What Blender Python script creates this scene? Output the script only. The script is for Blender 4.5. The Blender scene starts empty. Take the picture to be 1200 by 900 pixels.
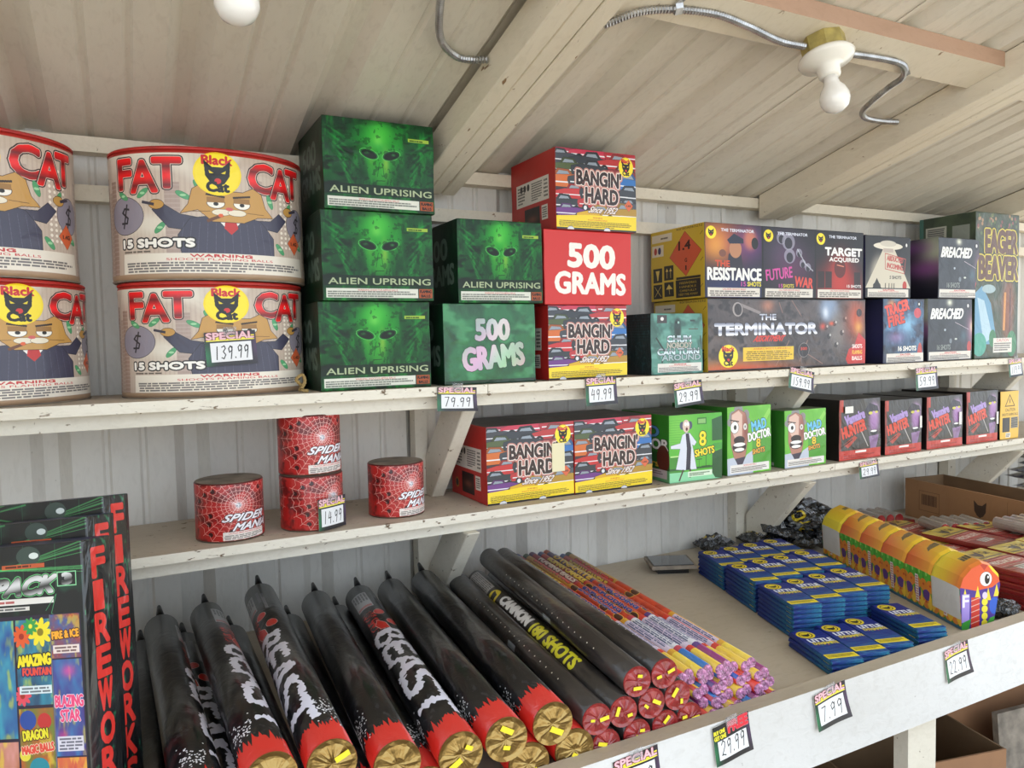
import bpy, bmesh, math, random
import numpy as np
from mathutils import Matrix, Vector, Euler

# ------------------------------------------------------------------ camera
S = bpy.context.scene
COL = S.collection
cd = bpy.data.cameras.new('camera')
cam = bpy.data.objects.new('camera', cd)
COL.objects.link(cam)
_f = Vector((0.4592, 0.8866, -0.0553)).normalized()
_u = Vector((0.0449, 0.0385, 0.9983))
_r = _f.cross(_u).normalized()
_u = _r.cross(_f).normalized()
M = Matrix(((_r.x, _u.x, -_f.x), (_r.y, _u.y, -_f.y), (_r.z, _u.z, -_f.z)))
cam.matrix_world = Matrix.Translation((0, 0, 1.6)) @ M.to_4x4()
cd.sensor_width = 36
cd.lens = 880 / 1200 * 36
cd.clip_start = 0.02
S.camera = cam

# ------------------------------------------------------------------ light
w = bpy.data.worlds.new('world')
S.world = w
w.use_nodes = True
nt = w.node_tree
bg = nt.nodes['Background']
bg.inputs['Color'].default_value = (0.79, 0.89, 1.0, 1)
bg.inputs['Strength'].default_value = 1.5
sl = bpy.data.lights.new('sun', 'SUN')
sl.energy = 4.2
sl.angle = 0.01
sl.color = (1, 0.95, 0.87)
so = bpy.data.objects.new('sun', sl)
COL.objects.link(so)
so.rotation_euler = Vector((-0.25, -0.42, -1.0)).to_track_quat('-Z', 'Y').to_euler()
S.view_settings.view_transform = 'Standard'
S.view_settings.look = 'None'
S.view_settings.exposure = 0.75
S.view_settings.gamma = 1
S.cycles.max_bounces = 8
S.cycles.diffuse_bounces = 5
S.cycles.glossy_bounces = 3
S.cycles.sample_clamp_indirect = 6
S.cycles.use_denoising = True

rnd = random.Random(7)
rng = np.random.RandomState(5)

# ------------------------------------------------------------------ object helpers
def link(o, parent=None):
    COL.objects.link(o)
    if parent is not None:
        o.parent = parent
    return o

def tag(o, label=None, cat=None, group=None, kind=None):
    if label: o['label'] = label
    if cat: o['category'] = cat
    if group: o['group'] = group
    if kind: o['kind'] = kind
    return o

def empty(name, loc=(0, 0, 0), rot=(0, 0, 0)):
    o = bpy.data.objects.new(name, None)
    o.location = loc
    o.rotation_euler = rot
    o.empty_display_size = 0.05
    return link(o)

def mesh_obj(name, bm, mats, parent=None, loc=(0, 0, 0), rot=(0, 0, 0), smooth=False):
    me = bpy.data.meshes.new(name)
    bm.normal_update()
    bm.to_mesh(me)
    bm.free()
    if not isinstance(mats, (list, tuple)):
        mats = [mats]
    for m in mats:
        me.materials.append(m)
    if smooth:
        me.polygons.foreach_set('use_smooth', [True] * len(me.polygons))
    o = bpy.data.objects.new(name, me)
    o.location = loc
    o.rotation_euler = rot
    return link(o, parent)

def copy_tree(o, parent=None):
    c = o.copy()
    COL.objects.link(c)
    c.parent = parent
    for ch in o.children:
        copy_tree(ch, c)
    return c

def box(bm, x0, x1, y0, y1, z0, z1, mi=0):
    v = [bm.verts.new(p) for p in ((x0, y0, z0), (x1, y0, z0), (x1, y1, z0), (x0, y1, z0), (x0, y0, z1), (x1, y0, z1), (x1, y1, z1), (x0, y1, z1))]
    for f in ((0, 3, 2, 1), (4, 5, 6, 7), (0, 1, 5, 4), (1, 2, 6, 5), (2, 3, 7, 6), (3, 0, 4, 7)):
        bm.faces.new([v[i] for i in f]).material_index = mi
    return v

def bevel(bm, r, seg=1):
    es = [e for e in bm.edges if len(e.link_faces) == 2 and e.calc_face_angle(0) > 0.5]
    bmesh.ops.bevel(bm, geom=es, offset=r, segments=seg, affect='EDGES', profile=0.6)

def wood_box(name, x0, x1, y0, y1, z0, z1, mat, parent=None, r=0.003, kind=None, loc=(0, 0, 0), rot=(0, 0, 0)):
    bm = bmesh.new()
    box(bm, x0, x1, y0, y1, z0, z1)
    bevel(bm, r)
    o = mesh_obj(name, bm, mat, parent, loc, rot)
    if kind: o['kind'] = kind
    return o

def prism(bm, pts, axis, a0, a1, mi=0):
    """polygon pts (2D) swept along axis from a0 to a1"""
    def P(p, a):
        if axis == 'x': return (a, p[0], p[1])
        if axis == 'y': return (p[0], a, p[1])
        return (p[0], p[1], a)
    A = [bm.verts.new(P(p, a0)) for p in pts]
    B = [bm.verts.new(P(p, a1)) for p in pts]
    n = len(pts)
    fs = [bm.faces.new(A), bm.faces.new(B)]
    for i in range(n):
        fs.append(bm.faces.new([A[i], A[(i + 1) % n], B[(i + 1) % n], B[i]]))
    for f in fs: f.material_index = mi
    bmesh.ops.recalc_face_normals(bm, faces=fs)

def tube_path(bm, pts, rad, n=8, ridges=0.0):
    pts = [Vector(p) for p in pts]
    rings = []
    up = Vector((0.13, 0.21, 0.97))
    for i, p in enumerate(pts):
        t = (pts[min(i + 1, len(pts) - 1)] - pts[max(i - 1, 0)]).normalized()
        a = t.cross(up).normalized()
        b = a.cross(t).normalized()
        r = rad * (1 + (ridges if i % 2 else -ridges))
        rings.append([bm.verts.new(p + (a * math.cos(k * 2 * math.pi / n) + b * math.sin(k * 2 * math.pi / n)) * r) for k in range(n)])
    for i in range(len(rings) - 1):
        for k in range(n):
            bm.faces.new([rings[i][k], rings[i][(k + 1) % n], rings[i + 1][(k + 1) % n], rings[i + 1][k]])
    bm.faces.new(rings[0][::-1]); bm.faces.new(rings[-1])

def smooth_path(ctrl, step=0.004):
    c = [Vector(p) for p in ctrl]
    c = [c[0] * 2 - c[1]] + c + [c[-1] * 2 - c[-2]]
    out = []
    for i in range(1, len(c) - 2):
        L = (c[i + 1] - c[i]).length
        n = max(2, int(L / step))
        for k in range(n):
            t = k / n
            out.append(0.5 * ((2 * c[i]) + (-c[i - 1] + c[i + 1]) * t + (2 * c[i - 1] - 5 * c[i] + 4 * c[i + 1] - c[i + 2]) * t * t + (-c[i - 1] + 3 * c[i] - 3 * c[i + 1] + c[i + 2]) * t ** 3))
    out.append(c[-2])
    return out

def lathe(bm, prof, n=24, axis='z', sx=1.0, sy=1.0, mi=0, vr=(0, 1), u0=0.0):
    """prof: list of (radius, height); with uv (u around, v along)"""
    uv = bm.loops.layers.uv.verify()
    rings = []
    for r, h in prof:
        if r < 1e-6:
            rings.append([bm.verts.new((0, 0, h))])
        else:
            rings.append([bm.verts.new((r * sx * math.cos(2 * math.pi * k / n), r * sy * math.sin(2 * math.pi * k / n), h)) for k in range(n)])
    h0, h1 = prof[0][1], prof[-1][1]
    for i in range(len(rings) - 1):
        A, B = rings[i], rings[i + 1]
        for k in range(n):
            k2 = (k + 1) % n
            if len(A) == 1 and len(B) == 1: continue
            if len(A) == 1: vs = [A[0], B[k2], B[k]]; us = [(k + .5) / n, (k + 1) / n, k / n]; hs = [prof[i][1], prof[i + 1][1], prof[i + 1][1]]
            elif len(B) == 1: vs = [A[k], A[k2], B[0]]; us = [k / n, (k + 1) / n, (k + .5) / n]; hs = [prof[i][1], prof[i][1], prof[i + 1][1]]
            else: vs = [A[k], A[k2], B[k2], B[k]]; us = [k / n, (k + 1) / n, (k + 1) / n, k / n]; hs = [prof[i][1]] * 2 + [prof[i + 1][1]] * 2
            f = bm.faces.new(vs)
            f.material_index = mi
            for l, u, h in zip(f.loops, us, hs):
                l[uv].uv = (u + u0, (h - h0) / (h1 - h0 + 1e-9))
    if len(rings[0]) > 1:
        f = bm.faces.new(rings[0][::-1]); f.material_index = mi
    if len(rings[-1]) > 1:
        f = bm.faces.new(rings[-1]); f.material_index = mi

# ------------------------------------------------------------------ painter for flat print
_gl = {}
def glyphs(s):
    """outline edges of a string in the built-in font, scaled to the unit box"""
    if s in _gl: return _gl[s]
    cu = bpy.data.curves.new('t', 'FONT')
    cu.body = s
    cu.resolution_u = 3
    o = bpy.data.objects.new('t', cu)
    me = o.to_mesh()
    co = np.array([v.co[:2] for v in me.vertices]) if len(me.vertices) else np.zeros((1, 2))
    cnt = {}
    # weld by position so that each outline closes
    key = {}
    idx = []
    for c in co:
        k = (round(c[0], 4), round(c[1], 4))
        idx.append(key.setdefault(k, len(key)))
    for p in me.polygons:
        vs = [idx[i] for i in p.vertices]
        for a, b in zip(vs, vs[1:] + vs[:1]):
            k = (min(a, b), max(a, b))
            cnt[k] = cnt.get(k, 0) + 1
    pos = np.array(list(key.keys()))
    E = np.array([(pos[a], pos[b]) for (a, b), n in cnt.items() if n == 1 and a != b])
    o.to_mesh_clear()
    bpy.data.objects.remove(o); bpy.data.curves.remove(cu)
    mn = E.reshape(-1, 2).min(0); mx = E.reshape(-1, 2).max(0)
    E = (E - mn) / (mx - mn)
    E[..., 1] = 1 - E[..., 1]
    _gl[s] = E
    return E

def fill_edges(E, W, H):
    """even-odd fill of closed outlines; E (n,2,2) in pixels"""
    m = np.zeros((H, W + 1), np.int32)
    y0 = np.minimum(E[:, 0, 1], E[:, 1, 1]); y1 = np.maximum(E[:, 0, 1], E[:, 1, 1])
    r0 = np.clip(np.ceil(y0 - .5), 0, H).astype(int); r1 = np.clip(np.ceil(y1 - .5), 0, H).astype(int)
    n = r1 - r0
    k = n > 0
    if not k.any(): return m[:, :W] > 0
    E, r0, n = E[k], r0[k], n[k]
    i = np.repeat(np.arange(len(n)), n)
    off = np.arange(n.sum()) - np.repeat(np.cumsum(n) - n, n)
    row = r0[i] + off
    t = (row + .5 - E[i, 0, 1]) / (E[i, 1, 1] - E[i, 0, 1])
    x = E[i, 0, 0] + t * (E[i, 1, 0] - E[i, 0, 0])
    c = np.clip(np.ceil(x - .5), 0, W).astype(int)
    np.add.at(m, (row, c), 1)
    return (np.cumsum(m, 1)[:, :W] % 2) == 1

def dilate(m, r):
    r = int(round(r))
    if r <= 0: return m
    ys, xs = np.nonzero(m)
    if len(ys) == 0: return m
    out = m.copy()
    a, b, c, d = max(ys.min() - r, 0), min(ys.max() + r + 1, m.shape[0]), max(xs.min() - r, 0), min(xs.max() + r + 1, m.shape[1])
    sub = m[a:b, c:d]
    P = np.pad(sub, r)
    res = np.zeros_like(sub)
    h, w_ = sub.shape
    for dy in range(-r, r + 1):
        wx = int(math.sqrt(r * r - dy * dy))
        row = P[r + dy:r + dy + h]
        cs = np.cumsum(np.pad(row.astype(np.int32), ((0, 0), (1, 0))), 1)
        res |= (cs[:, r + wx + 1: r + wx + 1 + w_] - cs[:, r - wx: r - wx + w_]) > 0
    out[a:b, c:d] |= res
    return out

def vnoise(h, w_, cy, cx, seed=0, octs=3):
    r = np.random.RandomState(seed)
    out = np.zeros((h, w_)); amp = 1; tot = 0
    for o in range(octs):
        gy, gx = max(2, int(cy * 2 ** o) + 2), max(2, int(cx * 2 ** o) + 2)
        g = r.rand(gy, gx)
        yy = np.linspace(0, gy - 1.001, h); xx = np.linspace(0, gx - 1.001, w_)
        iy = yy.astype(int); ix = xx.astype(int)
        fy = (yy - iy)[:, None]; fx = (xx - ix)[None]
        fy = fy * fy * (3 - 2 * fy); fx = fx * fx * (3 - 2 * fx)
        a = g[iy][:, ix]; b = g[iy][:, ix + 1]; c = g[iy + 1][:, ix]; d = g[iy + 1][:, ix + 1]
        out += amp * ((a * (1 - fx) + b * fx) * (1 - fy) + (c * (1 - fx) + d * fx) * fy)
        tot += amp; amp *= .55
    return out / tot

def C(h):
    if isinstance(h, str):
        return np.array([int(h[i:i + 2], 16) / 255 for i in (0, 2, 4)])
    return np.array(h, float)

STROKE = {'0': [[(.5, 0), (.1, .3), (.15, .8), (.5, 1), (.85, .75), (.85, .25), (.5, 0)]], '1': [[(.5, 0), (.45, 1)]],
          '2': [[(.1, .25), (.4, 0), (.8, .15), (.75, .45), (.15, .95), (.3, .9), (.9, 1)]], '3': [[(.1, .1), (.6, 0), (.8, .2), (.4, .45), (.85, .7), (.5, 1), (.1, .9)]],
          '4': [[(.35, 0), (.1, .55), (.85, .5)], [(.7, .1), (.65, 1)]], '5': [[(.85, 0), (.25, .02), (.2, .4), (.7, .45), (.8, .8), (.4, 1), (.1, .9)]],
          '7': [[(.1, .02), (.85, 0), (.4, 1)]], '9': [[(.8, .2), (.5, 0), (.15, .2), (.3, .5), (.8, .35), (.8, .05), (.75, .5), (.6, 1)]],
          '.': [[(.45, .93), (.55, 1)]], '$': [[(.8, .15), (.4, .1), (.2, .3), (.75, .6), (.7, .85), (.2, .85)], [(.6, -.1), (.4, 1.1)]], ' ': []}

class Cv:
    def __init__(s, W, H, bg):
        s.W, s.H = W, H
        s.a = np.zeros((H, W, 3)); s.a[:] = C(bg)
    def put(s, m, col, a=1.0):
        if callable(col):
            ys, xs = np.nonzero(m); s.a[m] = s.a[m] * (1 - a) + a * col(xs / s.W, ys / s.H)
        else:
            s.a[m] = s.a[m] * (1 - a) + a * C(col)
    def soft(s, m, col, a=1.0):
        s.a = s.a * (1 - a * m[..., None]) + a * m[..., None] * C(col)
    def polym(s, pts):
        p = np.array(pts, float) * (s.W, s.H)
        return fill_edges(np.stack([p, np.roll(p, -1, 0)], 1), s.W, s.H)
    def poly(s, pts, col, a=1.0, ol=None, ow=2):
        m = s.polym(pts)
        if ol is not None: s.put(dilate(m, ow), ol)
        s.put(m, col, a)
    def rect(s, x0, y0, x1, y1, col, a=1.0):
        m = s.a[int(y0 * s.H):int(math.ceil(y1 * s.H)), int(x0 * s.W):int(math.ceil(x1 * s.W))]
        m[:] = m * (1 - a) + a * C(col)
    def ellm(s, cx, cy, rx, ry, rot=0):
        Y, X = np.mgrid[0:s.H, 0:s.W]
        dx = (X - cx * s.W); dy = (Y - cy * s.H)
        c, q = math.cos(rot), math.sin(rot)
        u = (dx * c + dy * q) / (rx * s.W); v = (-dx * q + dy * c) / (ry * s.H)
        return u * u + v * v
    def ell(s, cx, cy, rx, ry, col, a=1.0, rot=0, ol=None, ow=2):
        e = s.ellm(cx, cy, rx, ry, rot) < 1
        if ol is not None: s.put(dilate(e, ow), ol)
        s.put(e, col, a)
    def glow(s, cx, cy, rx, ry, col, a=1.0, rot=0, p=1.0):
        s.soft(np.exp(-s.ellm(cx, cy, rx, ry, rot) ** p), col, a)
    def line(s, pts, wpx, col, a=1.0):
        m = np.zeros((s.H, s.W), bool)
        for (x0, y0), (x1, y1) in zip(pts[:-1], pts[1:]):
            A = np.array((x0 * s.W, y0 * s.H)); B = np.array((x1 * s.W, y1 * s.H))
            d = B - A; L = np.hypot(*d) + 1e-6; d = d / L; n = np.array((-d[1], d[0])) * wpx / 2; d = d * wpx * .3
            p = np.array([A - d + n, B + d + n, B + d - n, A - d - n])
            m |= fill_edges(np.stack([p, np.roll(p, -1, 0)], 1), s.W, s.H)
        s.put(m, col, a)
    def textm(s, t, x0, y0, x1, y1, bold=0, shear=0, rot=0, warp=None, spiky=0, seed=1):
        E = glyphs(t).copy()
        P = E.reshape(-1, 2)
        if spiky:
            r = np.random.RandomState(seed)
            hx = np.sin(P[:, 0] * 913.7 + P[:, 1] * 411.3 + seed) * 43758.5; hy = np.sin(P[:, 0] * 217.1 + P[:, 1] * 733.9 + seed) * 24634.6
            P += (np.stack([hx - np.floor(hx), hy - np.floor(hy)], 1) - .5) * 2.2 * spiky[1] / np.array([(x1 - x0) * s.W, (y1 - y0) * s.H])
            n = 5
            t_ = np.linspace(0, 1, n + 1)
            segs = []
            for e in E:
                L = np.hypot(*((e[1] - e[0]) * ((x1 - x0) * s.W, (y1 - y0) * s.H)))
                k = max(1, int(L / spiky[0]))
                ts = np.linspace(0, 1, k + 1)
                pts = e[0] + (e[1] - e[0]) * ts[:, None]
                if k > 1:
                    dd = (e[1] - e[0]) * ((x1 - x0) * s.W, (y1 - y0) * s.H); dd = dd / (np.hypot(*dd) + 1e-9)
                    nn = np.array((-dd[1], dd[0])) / ((x1 - x0) * s.W, (y1 - y0) * s.H)
                    amp = r.randn(k - 1) * spiky[1]
                    pts[1:-1] += nn * amp[:, None]
                segs.append(np.stack([pts[:-1], pts[1:]], 1))
            E = np.concatenate(segs); P = E.reshape(-1, 2)
        X = P[:, 0].copy(); Y = P[:, 1].copy()
        X = X + shear * (1 - Y) * (1 - 0)
        if warp: X, Y = warp(X, Y)
        px = (x0 + X * (x1 - x0)) * s.W; py = (y0 + Y * (y1 - y0)) * s.H
        if rot:
            cx, cy = (x0 + x1) / 2 * s.W, (y0 + y1) / 2 * s.H
            c, q = math.cos(rot), math.sin(rot)
            px, py = cx + (px - cx) * c - (py - cy) * q, cy + (px - cx) * q + (py - cy) * c
        m = fill_edges(np.stack([px, py], 1).reshape(-1, 2, 2), s.W, s.H)
        return dilate(m, bold)
    def text(s, t, x0, y0, x1, y1, col, bold=0, ol=None, ow=3, ol2=None, ow2=6, a=1.0, **k):
        m = s.textm(t, x0, y0, x1, y1, bold, **k)
        if ol2 is not None: s.put(dilate(m, ow2), ol2)
        if ol is not None: s.put(dilate(m, ow), ol)
        s.put(m, col, a)
    def small(s, x0, y0, x1, y1, rows, col='404040', seed=1, a=.8):
        """rows of unreadable small print"""
        r = np.random.RandomState(seed)
        lh = (y1 - y0) / rows
        for i in range(rows):
            x = x0 + r.rand() * .01
            ya = y0 + i * lh + lh * .25; yb = y0 + i * lh + lh * .75
            end = x1 - (r.rand() * .1 * (x1 - x0) if i < rows - 1 else .4 * (x1 - x0) * r.rand())
            while x < end:
                wd = (2 + r.randint(8)) * .0045
                s.rect(x, ya, min(x + wd, end), max(yb, ya + 1.0 / s.H), col, a)
                x += wd + .005
    def warn(s, x0, y0, x1, y1, bg='e8e2d6', red='c03030', seed=1, l1='WARNING', l2='SHOOTS FLAMING BALLS'):
        s.rect(x0, y0, x1, y1, bg)
        h = y1 - y0; c = (x0 + x1) / 2; w_ = x1 - x0
        s.text(l1, c - w_ * .14, y0 + h * .06, c + w_ * .14, y0 + h * .2, red, bold=1)
        s.text(l2, c - w_ * .25, y0 + h * .25, c + w_ * .25, y0 + h * .37, red)
        s.small(x0 + w_ * .02, y0 + h * .42, x1 - w_ * .02, y1 - h * .04, 4, '555050', seed)
    def hand(s, t, x0, y0, x1, y1, wpx=5, col='151515', slant=.12, seed=0):
        n = sum(.45 if c in '. ' else 1 for c in t)
        cw = (x1 - x0) / n; x = x0
        r = np.random.RandomState(seed + len(t))
        for c in t:
            k = .45 if c in '. ' else 1
            dy = (r.rand() - .5) * .06
            for st in STROKE[c]:
                s.line([(x + (px * .8 + slant * (1 - py)) * cw * k, y0 + (py + dy) * (y1 - y0)) for px, py in st], wpx, col)
            x += cw * k
    def logo(s, cx, cy, r, words=True):
        """yellow disc with the black cat head and the two words"""
        k = s.W / s.H
        R = lambda x, y: (cx + x * r, cy + y * r * k)
        s.ell(cx, cy, r, r * k, 'f6d81c')
        s.ell(cx, cy + .0, r * .93, r * .93 * k, 'f9e02a')
        if words:
            s.text('Black', *R(-.62, -.82), *R(.62, -.42), 'c8202a', bold=max(1, r * s.W * .03))
        s.poly([R(-.55, -.62), R(-.22, -.3), R(.22, -.3), R(.55, -.62), R(.5, .1), R(.28, .45), R(0, .6), R(-.28, .45), R(-.5, .1)], '101010')
        for q in (-1, 1):
            s.poly([R(q * .14, -.02), R(q * .36, -.16), R(q * .32, .0)], 'e8d020')
        s.ell(*R(0, .33), r * .14, r * .13 * k, 'd02828')
        if words:
            s.text('Cat', *R(-.45, .38), *R(.45, .82), '101010', bold=max(1, r * s.W * .035))
    def haz(s, cx, cy, r, txt='1.4G'):
        k = s.W / s.H
        s.poly([(cx, cy - r * k), (cx + r, cy), (cx, cy + r * k), (cx - r, cy)], 'd8643a', ol='402018', ow=1)
        s.text(txt, cx - r * .5, cy - r * k * .15, cx + r * .5, cy + r * k * .15, '40201a', bold=1)
    def image(s, name):
        im = bpy.data.images.new(name, s.W, s.H, alpha=False)
        px = np.ones((s.H, s.W, 4), np.float32)
        px[..., :3] = np.clip(s.a, 0, 1)[::-1]
        im.pixels.foreach_set(px.ravel())
        im.pack()
        return im

# ------------------------------------------------------------------ materials
def new_mat(name):
    m = bpy.data.materials.new(name)
    m.use_nodes = True
    return m, m.node_tree.nodes, m.node_tree.links, m.node_tree.nodes['Principled BSDF']

def lin(c):
    c = C(c)
    return tuple(np.where(c < .04045, c / 12.92, ((c + .055) / 1.055) ** 2.4)) + (1.0,)

def print_mat(name, cv, rough=.35, coat=.0, wrinkle=.15, wscale=9, spec=.5):
    """printed card or film; the print is computed above, the wrinkles are noise"""
    m, N, L, P = new_mat(name)
    t = N.new('ShaderNodeTexImage'); t.image = cv.image(name)
    L.new(t.outputs['Color'], P.inputs['Base Color'])
    P.inputs['Roughness'].default_value = rough
    P.inputs['Specular IOR Level'].default_value = spec
    P.inputs['Coat Weight'].default_value = coat
    P.inputs['Coat Roughness'].default_value = .12
    if wrinkle:
        tc = N.new('ShaderNodeTexCoord')
        mp = N.new('ShaderNodeMapping'); mp.inputs['Rotation'].default_value = (.4, .7, .5); mp.inputs['Scale'].default_value = (1, 2.2, 1)
        n = N.new('ShaderNodeTexNoise'); n.inputs['Scale'].default_value = wscale; n.inputs['Detail'].default_value = 3; n.inputs['Distortion'].default_value = 1.2
        b = N.new('ShaderNodeBump'); b.inputs['Strength'].default_value = wrinkle; b.inputs['Distance'].default_value = .02
        L.new(tc.outputs['Object'], mp.inputs['Vector']); L.new(mp.outputs[0], n.inputs['Vector'])
        L.new(n.outputs['Fac'], b.inputs['Height']); L.new(b.outputs[0], P.inputs['Normal'])
        if coat: L.new(b.outputs[0], P.inputs['Coat Normal'])
    return m

def plain_mat(name, col, rough=.5, metal=0, bump=0, bscale=30, coat=0, trans=0, spec=.5, var=0):
    m, N, L, P = new_mat(name)
    P.inputs['Base Color'].default_value = lin(col)
    P.inputs['Roughness'].default_value = rough
    P.inputs['Metallic'].default_value = metal
    P.inputs['Coat Weight'].default_value = coat
    P.inputs['Specular IOR Level'].default_value = spec
    P.inputs['Transmission Weight'].default_value = trans
    tc = N.new('ShaderNodeTexCoord')
    n = N.new('ShaderNodeTexNoise'); n.inputs['Scale'].default_value = bscale; n.inputs['Detail'].default_value = 4
    L.new(tc.outputs['Object'], n.inputs['Vector'])
    if bump:
        b = N.new('ShaderNodeBump'); b.inputs['Strength'].default_value = bump; b.inputs['Distance'].default_value = .01
        L.new(n.outputs['Fac'], b.inputs['Height']); L.new(b.outputs[0], P.inputs['Normal'])
    if var:
        r = N.new('ShaderNodeValToRGB')
        c0 = C(col)
        r.color_ramp.elements[0].position = .3; r.color_ramp.elements[0].color = lin(c0 * (1 - var))
        r.color_ramp.elements[1].position = .7; r.color_ramp.elements[1].color = lin(np.minimum(c0 * (1 + var * .5), 1))
        L.new(n.outputs['Fac'], r.inputs[0]); L.new(r.outputs[0], P.inputs['Base Color'])
    return m

def paint_mat(name, col, dirt, chip, stretch=(1, 1, 1), rough=.55, chips=.66, stain=.45, chipscale=60):
    """old paint: broad stains, fine scuffs and chips down to the wood or rust"""
    m, N, L, P = new_mat(name)
    tc = N.new('ShaderNodeTexCoord'); mp = N.new('ShaderNodeMapping'); mp.inputs['Scale'].default_value = stretch
    L.new(tc.outputs['Object'], mp.inputs['Vector'])
    def noise(sc, det, dist=0):
        n = N.new('ShaderNodeTexNoise'); n.inputs['Scale'].default_value = sc; n.inputs['Detail'].default_value = det; n.inputs['Distortion'].default_value = dist
        L.new(mp.outputs[0], n.inputs['Vector']); return n
    def ramp(src, a, b):
        r = N.new('ShaderNodeMapRange'); r.inputs['From Min'].default_value = a; r.inputs['From Max'].default_value = b
        L.new(src, r.inputs['Value']); return r
    def mix(fac, A, B):
        x = N.new('ShaderNodeMix'); x.data_type = 'RGBA'
        L.new(fac, x.inputs[0])
        if isinstance(A, tuple): x.inputs[6].default_value = A
        else: L.new(A, x.inputs[6])
        x.inputs[7].default_value = B
        return x.outputs[2]
    n1 = noise(2.3, 5, .6); n2 = noise(chipscale, 4, .4); n3 = noise(70, 3, .8)
    f1 = ramp(n1.outputs['Fac'], .42, .8); f1.inputs['To Max'].default_value = stain
    f2 = ramp(n2.outputs['Fac'], chips, chips + .05)
    f3 = ramp(n3.outputs['Fac'], .5, .85); f3.inputs['To Max'].default_value = .3
    c = mix(f1.outputs[0], lin(col), lin(dirt))
    c = mix(f3.outputs[0], c, lin(dirt))
    c = mix(f2.outputs[0], c, lin(chip))
    L.new(c, P.inputs['Base Color'])
    P.inputs['Roughness'].default_value = rough
    b = N.new('ShaderNodeBump'); b.inputs['Strength'].default_value = .25; b.inputs['Distance'].default_value = .004
    L.new(n3.outputs['Fac'], b.inputs['Height']); L.new(b.outputs[0], P.inputs['Normal'])
    return m

M_wall = paint_mat('painted_metal_wall', 'd8d4cc', 'b2aca2', '6e6458', (1, 1, .35), .5, .74, .35)
M_ceil = paint_mat('painted_metal_ceiling', 'dfd8ca', 'aa9f90', '6b5a44', (1, .35, 1), .45, .76, .5)
M_wood = paint_mat('white_painted_wood', 'ddd6c6', 'b9ad98', '7c6a55', (.7, 1, 1), .6, .67, .4)
M_edge = paint_mat('chipped_white_board', 'e6dfcf', 'bdb099', '6f5b44', (.6, 1, 1.5), .6, .62, .4)
M_beam = paint_mat('cream_painted_beam', 'e6dcc8', 'bcae95', '8a6d4c', (1, .35, 1), .6, .69, .45)
M_raw = paint_mat('worn_bare_wood', 'b08f78', '8e7058', 'd8cbb4', (.4, 1, 1), .7, .72, .6)
M_shelftop = paint_mat('dusty_shelf_top', 'c4b8a6', 'a19280', '6f5b44', (.6, 1, 1), .7, .66, .7)
M_top = paint_mat('dusty_table_board', 'bdb09c', '93866f', '5d5145', (.5, 1, 1), .75, .72, .7)
M_fascia = paint_mat('white_fascia_paint', 'dddcda', 'aaa59c', '5f4a3a', (.6, 1, 1), .5, .71, .5, 35)
M_ground = plain_mat('dry_ground', 'b9b0a0', .95, bump=.5, bscale=6, var=.15)
M_card = plain_mat('brown_cardboard', '9a7150', .8, var=.08, bscale=8)
M_cardin = plain_mat('cardboard_inside', '7d6246', .85, var=.08, bscale=8)
M_kraft = plain_mat('grey_cardboard_top', '8d8274', .8, var=.25, bscale=20, bump=.2)
M_black = plain_mat('black_plastic', '141416', .35, bump=.25, bscale=25)
M_blackfilm = plain_mat('crumpled_black_film', '18191b', .25, bump=.9, bscale=38, coat=.5)
M_gold = plain_mat('gold_foil', '9f8450', .30, metal=.9, bump=.8, bscale=22)
M_steel = plain_mat('galvanised_steel', 'b8b8b8', .35, metal=.9, bump=.1, var=.15)
M_porc = plain_mat('white_porcelain', 'eeeae0', .25, coat=.3)
M_bulb = plain_mat('frosted_bulb', 'f2efea', .12, coat=.6)
M_brass = plain_mat('yellowed_box', 'b5a460', .5, metal=.2, var=.2)
M_jute = plain_mat('jute_wick', '9c8250', .9, bump=.5, bscale=90)
M_cream = plain_mat('cream_paper', 'e9dfb8', .7)
M_white = plain_mat('white_paper', 'e9e6de', .6, bump=.2)
M_red = plain_mat('red_paper', 'b3261f', .5, var=.1)
M_pink = plain_mat('pink_foil_tip', 'd48ab8', .18, coat=.8, bump=.9, bscale=150, var=.5)
M_redcap = plain_mat('red_plastic_plug', '93292a', .25, bump=.5, bscale=30, coat=.5, var=.2)
M_yel = plain_mat('yellow_sticker', 'ecd92e', .5)
M_screen = plain_mat('dark_glass', '3b3f42', .15, coat=.5)
M_bag = plain_mat('white_plastic_bag', 'e4e6ea', .3, bump=.4, bscale=25)

def film_mat():
    m, N, L, P = new_mat('clear_film')
    P.inputs['Base Color'].default_value = (.95, .93, .95, 1)
    P.inputs['Roughness'].default_value = .12
    P.inputs['Alpha'].default_value = .22
    n = N.new('ShaderNodeTexNoise'); n.inputs['Scale'].default_value = 60
    b = N.new('ShaderNodeBump'); b.inputs['Strength'].default_value = .7; b.inputs['Distance'].default_value = .01
    L.new(n.outputs['Fac'], b.inputs['Height']); L.new(b.outputs[0], P.inputs['Normal'])
    return m
M_film = film_mat()

# ------------------------------------------------------------------ setting: shed
M_floor = paint_mat('brown_plywood_floor', '6e5b4a', '54463a', '3c322a', (.5, 1, 1), .8, .7, .6)
X0, X1 = -1.7, 4.7            # closed left end, open right end
YW = 2.15                     # back wall
def roof_z(y, z0=2.12): return z0 + .25 * (2.15 - y)

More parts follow.
